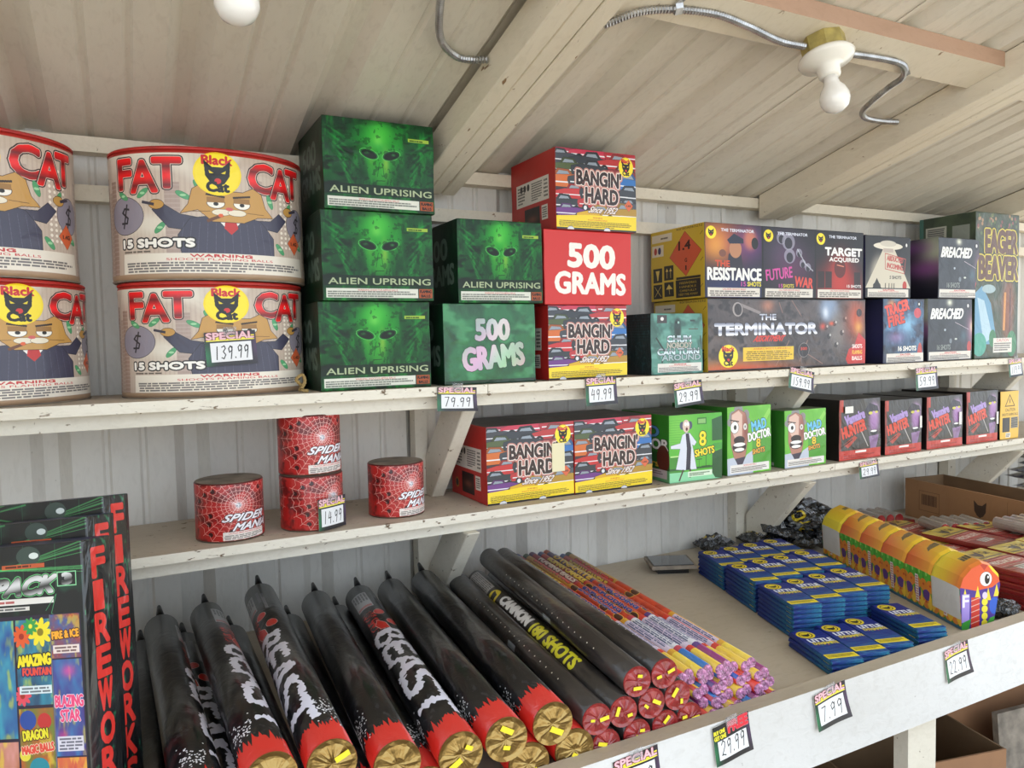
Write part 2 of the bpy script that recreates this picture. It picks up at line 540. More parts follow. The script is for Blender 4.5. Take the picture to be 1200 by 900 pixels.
def profile(a, b, depth=.026, period=.32, first=-.165):
    """ribbed sheet metal: list of (x, offset) between a and b"""
    pts = []
    k = math.floor((a - first) / period) - 1
    while first + k * period < b + period:
        c = first + k * period
        for dx, d in ((-.043, 0), (-.018, depth), (.014, depth), (.043, 0), (.110, 0), (.116, .0055), (.124, .0055), (.130, 0), (.194, 0), (.200, .0055), (.208, .0055), (.214, 0)):
            pts.append((c + dx, d))
        k += 1
    pts = sorted(pts)
    def at(x):
        for (xa, da), (xb, db) in zip(pts[:-1], pts[1:]):
            if xa <= x <= xb: return da + (db - da) * (x - xa) / (xb - xa + 1e-9)
        return 0
    return [(a, at(a))] + [p for p in pts if a < p[0] < b] + [(b, at(b))]

def sheet(name, parent, a, b, fn, mat, th=.002):
    """fn(x, d, s) -> point; s = 0 lower/front end, 1 the other end"""
    bm = bmesh.new()
    pr = profile(a, b)
    rows = []
    for s in (0, 1):
        rows.append([bm.verts.new(fn(x, d, s)) for x, d in pr])
    rows2 = []
    for s in (0, 1):
        rows2.append([bm.verts.new(fn(x, d + th, s)) for x, d in pr])
    n = len(pr)
    for i in range(n - 1):
        bm.faces.new([rows[0][i], rows[0][i + 1], rows[1][i + 1], rows[1][i]])
        bm.faces.new([rows2[0][i], rows2[1][i], rows2[1][i + 1], rows2[0][i + 1]])
    for i in (0, n - 1):
        bm.faces.new([rows[0][i], rows[1][i], rows2[1][i], rows2[0][i]])
    for s in (0, 1):
        for i in range(n - 1):
            bm.faces.new([rows[s][i], rows2[s][i], rows2[s][i + 1], rows[s][i + 1]])
    bmesh.ops.recalc_face_normals(bm, faces=bm.faces[:])
    return mesh_obj(name, bm, mat, parent)

wall_back = tag(empty('wall_back'), kind='structure')
cuts = [X0, -.99, -.39, .21, .795, 1.402, 2.01, 2.62, 3.23, 3.84, X1]
for a, b in zip(cuts[:-1], cuts[1:]):
    lap = .0035 if cuts.index(a) % 2 else 0
    sheet('panel', wall_back, a - lap * 3, b + lap * 3, lambda x, d, s: (x, YW + d + lap, [-.02, 2.16][s]), M_wall)
ceiling = tag(empty('ceiling'), kind='structure')
Y_FRONT = -.15
cuts = [X0, -1.05, -.135, .79, 1.70, 2.62, 3.54, X1]
for a, b in zip(cuts[:-1], cuts[1:]):
    lap = .0035 if cuts.index(a) % 2 else 0
    sheet('panel', ceiling, a - lap * 3, b + lap * 3, lambda x, d, s: (x, [Y_FRONT, 2.19][s], roof_z([Y_FRONT, 2.19][s]) + d + lap), M_ceil)
for nm, x in (('wall_left', X0 - .03),):
    bm = bmesh.new()
    prism(bm, [(Y_FRONT + .3, -.02), (2.19, -.02), (2.19, 2.13), (Y_FRONT + .3, roof_z(Y_FRONT + .3))], 'x', x, x + .02)
    mesh_obj(nm, bm, M_wall)['kind'] = 'structure'
bm = bmesh.new()
box(bm, -14, 16, -16, 6, -.10, -.035)
mesh_obj('ground', bm, M_ground)['kind'] = 'structure'
bm = bmesh.new()
box(bm, X0, X1, .35, 2.17, -.034, 0)
mesh_obj('floor', bm, M_floor)['kind'] = 'structure'

n_trim = [0]
def trim(bm_or_args, mat):
    n_trim[0] += 1
    nm = 'trim_%d' % n_trim[0]
    if isinstance(bm_or_args, tuple):
        return wood_box(nm, *bm_or_args, mat, kind='structure')
    o = mesh_obj(nm, bm_or_args, mat); o['kind'] = 'structure'
    return o

# posts against the wall, cut between floor and roof
POSTS = [-.60, .762, 2.03, 3.32, 4.60]
for x in POSTS:
    trim((x, x + .038, 2.1045, 2.149, 0, 1.963), M_wood)
    trim((x + .038, x + .070, 2.1145, 2.149, 0, 1.963), M_wood)
# top plate and girt between the posts
trim((X0, X1, 2.105, 2.149, 2.083, 2.120), M_beam)
trim((X0, X1, 2.105, 2.149, 1.965, 2.004), M_beam)

def sloped(x0, x1, ya, yb, zb, zt, name_mat, extra=None):
    """timber between two y with top and bottom parallel to the roof"""
    bm = bmesh.new()
    prism(bm, [(ya, roof_z(ya, zb)), (yb, roof_z(yb, zb)), (yb, roof_z(yb, zt)), (ya, roof_z(ya, zt))], 'x', x0, x1)
    bevel(bm, .003)
    return bm

def rafter(x, n, w_=.0435):
    bm = bmesh.new()
    n_trim[0] += 1
    root = mesh_obj('trim_%d' % n_trim[0], sloped(x, x + w_, Y_FRONT + .02, 2.101, 2.03, 2.118, None), M_beam)
    root['kind'] = 'structure'
    bm.free()
    for i in range(1, n):
        mesh_obj('plank', sloped(x + i * (w_ + .0015), x + i * (w_ + .0015) + w_, Y_FRONT + .02, 2.101, 2.03 + .002 * (i % 2), 2.118, None), M_beam, root)
    return root
rafter(-.62, 3); rafter(.775, 3); rafter(2.148, 3); rafter(3.39, 3)
# cross pieces laid flat under the roof between the rafters
def cross(x0, x1, y0=1.215, y1=1.318):
    n_trim[0] += 1
    bm = bmesh.new()
    prism(bm, [(y0, roof_z(y0, 2.078)), (y1, roof_z(y1, 2.078)), (y1, roof_z(y1, 2.118)), (y0, roof_z(y0, 2.118))], 'x', x0, x1)
    bm.normal_update()
    for f in bm.faces:
        f.material_index = 1 if f.normal.y < -.7 else 0
    o = mesh_obj('trim_%d' % n_trim[0], bm, [M_beam, M_raw])
    o['kind'] = 'structure'
cross(.912, 2.146); cross(-.482, .773); cross(2.284, 3.388)

# ------------------------------------------------------------------ shelves (boards, runner and braces are parts)
def shelf(name, label, z, th, cuts):
    root = tag(empty(name, (1.5, 1.98, z - th)), label, 'shelf')
    ox, oy, oz = root.location
    for a, b in zip(cuts[:-1], cuts[1:]):
        bm = bmesh.new(); box(bm, a + .001 - ox, b - .001 - ox, 1.80 - oy, 2.10 - oy, 0, th); bevel(bm, .002)
        bm.normal_update()
        for f in bm.faces: f.material_index = 1 if f.normal.z > .9 else 0
        mesh_obj('board', bm, [M_edge, M_shelftop], root)
        # strips of board between the posts, back to the wall
    edges = [X0 + .01] + [e for p in POSTS[:-1] for e in (p - .002, p + .073)] + [X1 - .15]
    for i in range(0, len(edges) - 1, 2):
        wood_box('board_strip', edges[i] - ox, edges[i + 1] - ox, 2.1005 - oy, 2.1445 - oy, 0, th, M_shelftop, root, .001)
    wood_box('runner', X0 + .01 - ox, X1 - .15 - ox, 1.835 - oy, 1.855 - oy, -.034, -.0003, M_wood, root, .002)
    for p in POSTS[1:4]:
        bm = bmesh.new()
        zt = -.0345
        a = 1.862 - oy; b = 2.1035 - oy
        sh = .018 if 2 < p < 3 else 0
        xs = (p + .030 + sh - ox, p + .069 + sh - ox)
        H = -.0345
        prism(bm, [(1.805 - oy, H), (1.950 - oy, H), (b, H - .165), (b, H - .288), (b - .040, H - .288)], 'x', *xs)
        bevel(bm, .0025)
        mesh_obj('brace', bm, M_wood, root)
    return root
shelf('wall_shelf', 'upper white painted wall shelf carrying the big boxes and drums', 1.49, .024, [X0 + .01, .86, 2.12, 3.36, X1 - .15])
shelf('wall_shelf', 'lower white painted wall shelf with the small red cans and green boxes', 1.151, .022, [X0 + .01, 2.2, X1 - .15])

# ------------------------------------------------------------------ display table
T = .82
table = tag(empty('display_table', (1.5, 1.6, 0)), 'long white fronted display table with a dusty brown top', 'table')
ox, oy = 1.5, 1.6
for a, b in ((X0 + .05, .93), (.93, 2.95), (2.95, X1 - .1)):
    wood_box('table_board', a + .001 - ox, b - .001 - ox, 1.129 - oy, 2.10 - oy, T - .018, T, M_top, table, .001)
edges = [X0 + .05] + [e for p in POSTS[:-1] for e in (p - .002, p + .073)] + [X1 - .1]
for i in range(0, len(edges) - 1, 2):
    wood_box('table_strip', edges[i] - ox, edges[i + 1] - ox, 2.1005 - oy, 2.145 - oy, T - .018, T, M_top, table, .001)
for a, b in ((X0 + .05, 2.9), (2.9, X1 - .1)):
    bm = bmesh.new()
    box(bm, a + .001 - ox, b - .001 - ox, 1.09 - oy, 1.128 - oy, .683, .85)
    bevel(bm, .003)
    for f in bm.faces: f.material_index = 1 if f.normal.z > .8 else 0
    bm.normal_update()
    for f in bm.faces: f.material_index = 1 if f.normal.z > .8 else 0
    mesh_obj('fascia', bm, [M_fascia, M_top], table)
wood_box('rail', X0 + .06 - ox, X1 - .12 - ox, 1.130 - oy, 1.168 - oy, T - .11, T - .019, M_wood, table)
wood_box('rail', X0 + .06 - ox, X1 - .12 - ox, 2.00 - oy, 2.04 - oy, T - .11, T - .019, M_wood, table)
for x in (-1.0, .35, 1.64, 3.1, 4.3):
    wood_box('leg', x - ox, x + .106 - ox, 1.1315 - oy, 1.1695 - oy, 0, T - .112, M_wood, table)
    wood_box('leg', x - ox, x + .09 - ox, 1.96 - oy, 1.998 - oy, 0, T - .112, M_wood, table)
for x in (1.22, 1.99, 2.6):
    wood_box('joist', x - ox, x + .038 - ox, 1.172 - oy, 1.955 - oy, .625, T - .019, M_wood, table)

# ------------------------------------------------------------------ under the table
def open_carton(name, label, loc, rz, L, W, H, mats, th=.006, cat='box', group=None):
    root = tag(empty(name, loc, (0, 0, rz)), label, cat, group)
    def wallp(nm, x0, x1, y0, y1, z0, z1, i=0):
        bm = bmesh.new(); box(bm, x0, x1, y0, y1, z0, z1)
        uv = bm.loops.layers.uv.verify()
        for f in bm.faces:
            for l in f.loops:
                l[uv].uv = ((l.vert.co.x) / L, l.vert.co.z / H)
        return mesh_obj(nm, bm, mats[i], root)
    wallp('front_panel', 0, L, 0, th, 0, H, 0)
    wallp('back_panel', 0, L, W - th, W, 0, H, 1)
    wallp('side_panel', 0, th, th, W - th, 0, H, 1)
    wallp('side_panel', L - th, L, th, W - th, 0, H, 1)
    wallp('bottom_panel', th, L - th, th, W - th, 0, th, 1)
    return root
open_carton('cardboard_box', 'open brown cardboard box on the ground under the table, beside the leg', (1.78, 1.40, .001), -.22, .55, .30, .34, [M_card, M_cardin])
open_carton('cardboard_box', 'large shadowed cardboard box under the far right of the table', (2.40, 1.52, .001), -.10, 1.0, .40, .50, [M_card, M_cardin])
open_carton('cardboard_box', 'low brown cardboard box under the table beside the white bag', (1.05, 1.30, .001), .1, .46, .42, .425, [M_card, M_cardin])
o = wood_box('plywood_sheet', 0, .62, 0, .02, 0, .36, M_kraft, None, .001, loc=(2.46, 1.36, .004), rot=(math.radians(-5), 0, math.radians(-8)))
tag(o, 'grey sheet of plywood leaning in the dark under the table', 'board')
bm = bmesh.new()
bmesh.ops.create_icosphere(bm, subdivisions=4, radius=.14)
for v in bm.verts:
    n = v.co.normalized()
    k = 1 + .10 * math.sin(n.x * 9 + n.z * 5) + .07 * math.sin(n.y * 17 + n.x * 11) + .05 * math.sin(n.z * 23)
    v.co = Vector((n.x * .13 * k, n.y * .11 * k, n.z * .115 * k))
    v.co.z = max(v.co.z, -.13)
o = mesh_obj('plastic_bag', bm, M_bag, None, (1.255, 1.52, .60), smooth=True)
tag(o, 'crumpled white plastic bag under the front edge of the table', 'bag')
o.location = (1.27, 1.50, .558)

# ------------------------------------------------------------------ print designs
def car(c, x, y, s, col, flip=1, dark='1c1c22'):
    """long low sedan, side view; x,y centre, s half length"""
    k = c.W / c.H
    R = lambda a, b: (x + a * s * flip, y + b * s * k)
    c.poly([R(-.45, -.12), R(-.25, -.34), R(.2, -.36), R(.42, -.1)], C(col) * .75, ol=dark, ow=2)
    c.poly([R(-.32, -.14), R(-.2, -.28), R(.14, -.30), R(.28, -.13)], '8f99a4')
    c.poly([R(-1, -.12), R(-.6, -.2), R(.45, -.16), R(1, -.05), R(1.02, .14), R(.9, .2), R(-.95, .2), R(-1.03, 0)], col, ol=dark, ow=2)
    c.line([R(-.9, .05), R(.9, .06)], max(2, s * c.W * .04), 'e8e8ea')
    for q in (-.6, .6):
        c.ell(*R(q, .2), s * .17, s * .17 * k, '15151a')
        c.ell(*R(q, .2), s * .09, s * .09 * k, 'dedee2')

# barrel drum: cartoon cat in a dark suit, skyline and money
def art_drum():
    c = Cv(1024, 460, 'c9b8a8')
    n = vnoise(460, 1024, 3, 5, 3)
    c.soft((n > .5) * .35, 'b9a595')
    for x in np.arange(0, 1, .016):
        c.rect(x, 0, x + .005, 1, 'b19c8d', .35)
    c.soft(np.clip((vnoise(460, 1024, 2, 4, 8) - .55) * 6, 0, 1), 'e2dacb', .9)
    for x0, x1, y0, col in ((.015, .035, .28, '8f7468'), (.03, .06, .18, '9c8277'), (.07, .10, .30, 'a58d80'), (.095, .135, .22, '94786c'), (.90, .935, .25, 'a8958a'), (.95, .985, .15, 'b09c90'), (.35, .40, .25, 'a58f86'), (.62, .67, .2, 'ab988c')):
        c.rect(x0, y0, x1, 1, col, .8)
        for y in np.arange(y0 + .02, 1, .035): c.rect(x0, y, x1, y + .008, 'c4b3a6', .4)
    for i in range(4):
        for j in range(14): c.ell(.75 + i * .022 + (.0), .2 + j * .04, .006, .012, 'f0e6d8')
    c.rect(0, .96, 1, 1, 'a78a6e'); c.rect(0, 0, 1, .025, 'b02a22')
    # letters with shaded red
    red = lambda x, y: np.stack([.45 + .5 * np.abs(np.sin(y * 22 + .3)), .08 + .05 * y, .10 + 0 * x], 1)
    kw = dict(bold=6, ol='e6d8c8', ow=2, ol2='30181a', ow2=6)
    for t, x0, x1 in (('F', .16, .225), ('A', .225, .325), ('T', .315, .405), ('C', .625, .715), ('A', .71, .80), ('T', .785, .865)):
        c.text(t, x0, .07 + (.02 if t == 'A' else 0), x1, .29 + (.03 if t == 'A' else 0), red, **kw)
    # money bags
    for x, y, rx, ry in ((.185, .50, .085, .145), (.845, .52, .065, .135)):
        c.ell(x, y, rx, ry, '8f8894', ol='2a2228', ow=2)
        c.hand('$', x - .03, y - .07, x + .04, y + .08, 7, '242026')
    for x, y, r in ((.18, .345, .5), (.27, .33, -.6), (.41, .35, .5), (.70, .36, 1.2), (.79, .40, -1), (.33, .60, -.8), (.74, .74, .8), (.86, .70, .4), (.46, .28, 1)):
        c.ell(x, y, .026, .022, '4f9e6a', rot=r, ol='2f6a45', ow=1); c.ell(x, y, .01, .01, '9ed0a0')
    # arms, suit
    suit = '3f3e52'
    c.poly([(.42, .62), (.36, .60), (.305, .46), (.345, .42), (.40, .50), (.47, .53)], suit, ol='1c1a24')
    c.poly([(.66, .58), (.73, .60), (.775, .50), (.74, .45), (.70, .52), (.62, .53)], suit, ol='1c1a24')
    c.poly([(.40, .80), (.39, .66), (.43, .53), (.55, .49), (.66, .53), (.71, .66), (.71, .80)], suit, ol='1c1a24')
    for x in np.arange(.41, .71, .025): c.line([(x, .56), (x + (x - .55) * .12, .8)], 1.5, '6a687e', .6)
    for q in (-1, 1):
        c.ell(.555 + q * .235, .42, .026, .035, 'c3944c', ol='3a2414', ow=2)
        c.line([(.555 + q * .245, .42), (.555 + q * .285, .40)], 10, '3a3644')
    c.poly([(.51, .52), (.60, .52), (.555, .64)], 'eeeae4', ol='1c1a24')
    c.poly([(.54, .53), (.572, .53), (.58, .60), (.557, .65), (.535, .60)], 'c02a28')
    # head
    c.poly([(.455, .46), (.40, .49), (.425, .42), (.44, .30), (.46, .27), (.50, .31), (.60, .31), (.635, .27), (.665, .31), (.68, .42), (.71, .49), (.65, .50), (.60, .55), (.50, .55)], 'c3944c', ol='3a2414')
    for q in (-1, 1):
        c.ell(.553 + q * .042, .405, .027, .038, 'f4efe4', ol='3a2414', ow=2)
        c.rect(.553 + q * .042 - .027, .36, .553 + q * .042 + .027, .398, '9a7038')
        c.ell(.553 + q * .042, .41, .008, .014, '151515')
        c.line([(.553 + q * .015, .355), (.553 + q * .07, .338)], 7, '2a1a10')
        c.line([(.553 + q * .06, .47), (.553 + q * .12, .475)], 2, '6a4a20')
        c.ell(.553 + q * .025, .475, .03, .025, 'e9dfc8', ol='3a2414', ow=1)
    c.ell(.553, .447, .012, .014, 'cf5f5a')
    c.line([(.53, .50), (.485, .545)], 11, '6a3f22'); c.ell(.525, .50, .008, .014, 'e06030')
    c.logo(.52, .175, .076)
    c.text('15 SHOTS', .17, .69, .44, .75, 'f4f0e8', bold=3, ol='1c1818', ow=5)
    c.small(.17, .775, .34, .795, 1, '504840')
    c.haz(.825, .68, .042, '1.4G')
    c.warn(.17, .80, .88, .955, 'e6ddce')
    c.W  # wraps twice round the drum: two fronts
    d = Cv(2048, 460, '000000'); d.a[:, :1024] = c.a; d.a[:, 1024:] = c.a
    return d

def art_alien(dim=1.0):
    c = Cv(560, 430, '0c3a20')
    c.soft(np.clip(vnoise(430, 560, 4, 5, 11) * 1.6 - .45, 0, 1), '156a30', .9)
    c.soft(np.clip((vnoise(430, 560, 3, 16, 12) - .5) * 5, 0, 1), '2a8a38', .55)
    c.soft(np.clip((vnoise(430, 560, 10, 5, 13) - .55) * 6, 0, 1), '062414', .8)
    for cx, sgn in ((.1, 1), (.9, -1)):
        for i in range(7):
            c.glow(cx + sgn * .02 * i, .15 + .09 * i, .09, .012, '2fa045', .5, rot=sgn * (.5 + .1 * i))
    # head
    c.glow(.5, .30, .20, .30, '2c9a34', .85, p=2); c.glow(.5, .12, .13, .12, '5cc04a', .6)
    c.glow(.5, .58, .09, .16, '3f9c38', .8, p=1.5)
    c.glow(.55, .45, .03, .14, 'a8b84a', .55); c.glow(.42, .40, .03, .10, '8fb04a', .4); c.glow(.48, .22, .05, .06, '8bd060', .5)
    for q in (-1, 1):
        c.ell(.5 + q * .10, .375, .088, .056, '58b05a', rot=q * -.28); c.ell(.5 + q * .10, .375, .080, .050, '1c5a28', rot=q * -.28); c.ell(.5 + q * .10, .378, .068, .040, '08200e', rot=q * -.28)
        c.glow(.5 + q * .12, .365, .02, .015, '4c9a58', .7)
    c.line([(.49, .47), (.47, .62)], 3, '0f4a20', .8); c.line([(.52, .47), (.53, .62)], 3, '0f4a20', .8)
    c.line([(.46, .665), (.54, .66)], 3, '0c3018')
    c.soft((vnoise(430, 560, 22, 28, 14) > .62) * .35, '05220f')
    c.a = np.clip((c.a - .07) * 1.18, 0, 1)
    c.rect(0, .715, 1, .83, '06180c', .75)
    c.text('ALIEN UPRISING', .05, .745, .97, .815, 'a8b48e', bold=1)
    c.rect(.76, .165, .955, .20, '9ab83c'); c.small(.77, .17, .95, .198, 1, '284010')
    c.rect(.03, .862, .85, .965, 'd8d8cc'); c.small(.04, .885, .84, .96, 3, '5a6058', 5); c.text('WARNING SHOOTS FLAMING BALLS', .3, .868, .66, .888, 'c03838')
    c.rect(.86, .862, .985, .965, 'a04a22'); c.text('FLAMING', .87, .875, .975, .905, '20120a', bold=1); c.text('BALLS', .88, .925, .965, .955, '20120a', bold=1)
    return c

def art_green_side(txt=True):
    c = Cv(420, 400, '0a2616')
    c.soft(np.clip(vnoise(400, 420, 5, 6, 21) * 1.8 - .7, 0, 1), '124a28', .8)
    if txt:
        for t, y0, y1 in (('500', .2, .45), ('GRAMS', .52, .76)):
            c.text(t, .12 if t != '500' else .2, y0, .9 if t != '500' else .75, y1, '7d9484', bold=5, ol='0c1a12', ow=3, a=.7)
    return c

def art_500green():
    c = Cv(520, 420, '1c6a3c')
    c.soft(np.clip(vnoise(420, 520, 4, 7, 31) * 2 - .7, 0, 1), '0c3520', .9)
    c.soft(np.clip((vnoise(420, 520, 6, 5, 32) - .55) * 6, 0, 1), '4a9a62', .7)
    sil = lambda x, y: np.stack([.74 + .10 * np.sin(x * 9 + y * 7), .74 + .06 * np.sin(x * 11 + 1), .72 + .08 * np.cos(x * 8 + y * 5)], 1)
    c.text('500', .34, .2, .70, .45, sil, bold=7, ol='0f2a1c', ow=3)
    c.text('GRAMS', .2, .53, .86, .80, sil, bold=8, ol='0f2a1c', ow=3, rot=-.08)
    c.rect(.0, .95, 1, 1, '0c3520')
    return c

def art_cars():
    c = Cv(640, 480, '2a2a30')
    cols = ['b8243c', '3c4048', 'd06a28', 'c42a2c', '2b6fb5', '4c5a30', '6a3080', 'e0b820', 'a8304a', '30363e']
    r = random.Random(4)
    c.soft(np.clip(vnoise(480, 640, 5, 5, 9) * 2 - .8, 0, 1), '5a1c22', .8)
    rows = [(.05, ((.18, 'a8304a'), (.5, 'c4304c'), (.85, 'b02430'))), (.15, ((.08, '3c4048'), (.42, '2e333b'), (.78, 'b83030'))), (.27, ((.12, '4c5a30'), (.45, '30343c'), (.80, '8a2a30'))),
            (.40, ((.05, 'd06a28'), (.42, '3a3e46'), (.93, '2b6fb5'))), (.55, ((.25, 'c42a2c'), (.6, '2c3036'), (.92, '353a42'))), (.68, ((.1, '2c3138'), (.45, 'b82c30'), (.88, '4a4f58'))), (.79, ((.14, '6a3080'), (.5, 'd8a820'), (.88, 'b0882a')))]
    for y, l in rows:
        for x, col in l: car(c, x + r.uniform(-.04, .04), y + r.uniform(-.025, .02), r.uniform(.22, .31), col, 1 if r.random() < .5 else -1)
    for y, t, x0, x1 in ((.26, "BANGIN'", .25, .80), (.475, 'HARD', .355, .76)):
        m = c.textm(t, x0, y, x1, y + .18, bold=5, rot=.02)
        c.put(dilate(m, 13), 'c8887c', .95); c.put(dilate(m, 5), 'f4ece4', .9); c.put(m, '2c1614')
        c.put(m & (vnoise(480, 640, 30, 30, 5) > .68), '6a4038')
    c.text('Since 1952', .38, .70, .72, .775, 'e8dcd4', bold=2, ol='4a1c1c', ow=3, shear=.15)
    c.poly([(0, .835), (.35, .81), (1, .80), (1, 1), (0, 1)], 'f0d21c')
    c.text('WARNING', .44, .83, .56, .85, 'c03020'); c.text('SHOOTS FLAMING BALLS', .38, .86, .62, .878, 'c03020')
    c.small(.03, .885, .97, .965, 4, '6a5a18', 3)
    c.rect(0, .975, 1, 1, '2a2a2c')
    for x in (.17, .62): c.ell(x, .99, .04, .03, 'd8d8dc', ol='202020', ow=2)
    c.haz(.90, .66, .055, '1.4G')
    c.logo(.87, .17, .095)
    return c

def art_redside():
    c = Cv(560, 480, 'b42824')
    c.soft(np.clip(vnoise(480, 560, 4, 4, 41) * 1.2 - .5, 0, 1), '96201e', .6)
    c.rect(.13, .30, .86, .60, 'd9d2c8')
    c.small(.16, .33, .34, .57, 6, '484440', 1); c.small(.48, .33, .72, .57, 8, '484440', 2); c.small(.75, .33, .84, .57, 5, '484440', 3)
    for x in (.25, .33, .41): c.ell(x, .37, .03, .045, '2a2826')
    c.rect(.32, .65, .66, .93, '241616'); c.soft(np.exp(-c.ellm(.49, .8, .12, .05)), '7a4030', .9)
    c.rect(.70, .66, .83, .84, 'd9d2c8'); c.small(.71, .68, .82, .82, 5, '403c3c', 7)
    c.ell(.17, .83, .055, .07, 'a87820'); c.ell(.17, .83, .04, .05, '30201a')
    return c

def art_red500():
    c = Cv(560, 440, 'cf2a26')
    c.text('500', .27, .19, .79, .49, 'f0ece4', bold=9, rot=.03)
    c.text('GRAMS', .12, .57, .92, .85, 'f0ece4', bold=7, rot=.02)
    return c

def art_skull():
    c = Cv(520, 480, '4f8a7c')
    c.soft(np.clip(vnoise(480, 520, 12, 3, 51) * 2 - .8, 0, 1), '7fb5a8', .8)
    c.soft(np.clip((vnoise(480, 520, 5, 6, 52) - .5) * 5, 0, 1), '2c5048', .7)
    c.glow(.5, .25, .07, .18, '1c2e2c', .9, p=3)
    c.ell(.5, .17, .05, .075, '26403c'); c.ell(.52, .15, .02, .02, '9ac0b6'); c.ell(.475, .15, .015, .02, '0c1816')
    c.line([(.1, .4), (.25, .62), (.2, .8)], 14, '26332e'); c.line([(.95, .38), (.98, .6)], 10, '1f2a28')
    c.rect(.12, .03, .30, .16, '3a3434'); c.ell(.21, .09, .03, .03, 'e8e4e0')
    c.line([(.76, .12), (.84, .12)], 14, '2a3a38'); c.line([(.72, .26), (.90, .26)], 6, '50302c')
    ch = lambda x, y: np.stack([.45 + .5 * np.abs(np.cos(y * 34))] * 3, 1) * (.9, .97, 1)
    c.text('CHUM', .3, .37, .76, .47, ch, bold=4, ol='10201e', ow=3)
    c.text('NOBODY', .3, .48, .78, .57, 'b0aea0', bold=3, ol='10201e', ow=3)
    c.text('CAN TURN', .12, .58, .92, .68, ch, bold=4, ol='10201e', ow=3)
    c.text('AROUND', .2, .68, .95, .77, 'a0b4b8', bold=3, ol='10201e', ow=3)
    c.warn(.12, .82, .97, .96, 'dcd8d0')
    return c
def art_tealside():
    c = Cv(300, 400, '1b2f31')
    for y in np.arange(.05, .45, .045): c.line([(.1, y), (.95, y + .01)], 2, '35585a', .8)
    c.soft(np.clip((vnoise(400, 300, 20, 20, 55) - .6) * 5, 0, 1), '3a6462', .6)
    return c

def art_yellow(full=True):
    c = Cv(520, 460, 'c9ac32')
    c.rect(.03, .05, .42, .16, 'd8d0b8'); c.small(.2, .09, .4, .13, 1, '504a38')
    c.rect(.03, .20, .26, .36, 'd8d0b8'); c.ell(.10, .28, .03, .05, 'b03a30'); c.ell(.18, .28, .03, .05, '303060')
    c.poly([(.66, .07), (.95, .36), (.68, .68), (.38, .40)], 'cc5a38', ol='4a2018')
    c.text('1.4', .55, .2, .76, .32, '3a1c18', bold=3); c.text('G', .66, .44, .70, .49, '3a1c18', bold=1); c.text('1', .67, .54, .69, .60, '3a1c18', bold=1)
    for i, (x, y) in enumerate(((.05, .53), (.27, .51), (.05, .76), (.27, .74))):
        c.rect(x, y, x + .18, y + .2, '2a2620')
        u = 'd8c060'
        if i == 0: c.poly([(x + .05, y + .03), (x + .13, y + .03), (x + .11, y + .1), (x + .10, y + .17), (x + .08, y + .17), (x + .07, y + .1)], u)
        if i == 1: [c.poly([(x + .03 + q, y + .08), (x + .055 + q, y + .03), (x + .08 + q, y + .08)], u) for q in (0, .07)]; [c.line([(x + .055 + q, y + .06), (x + .055 + q, y + .17)], 4, u) for q in (0, .07)]
        if i == 2: c.line([(x + .03, y + .03), (x + .15, y + .17)], 4, u); c.line([(x + .15, y + .03), (x + .03, y + .17)], 4, u)
        if i == 3: c.poly([(x + .03, y + .1), (x + .09, y + .03), (x + .16, y + .1)], u); c.line([(x + .09, y + .1), (x + .1, y + .17)], 4, u)
    c.rect(.49, .73, .93, .97, '24201c')
    for k, t in enumerate(('FIREWORKS', 'HANDLE', 'CAREFULLY', 'KEEP FIRE AWAY')):
        c.text(t, .56 - .02 * (k == 3), .76 + k * .052, .86 + .02 * (k == 3), .79 + k * .052, 'c9ac32')
    c.rect(.5, .69, .93, .72, '24201c')
    for y in (.15, .5, .85): c.line([(.93, y), (.97, y - .04)], 3, '3a3018')
    c.text('40FB0A063232', .5, .015, .97, .045, '4a3a18')
    return c

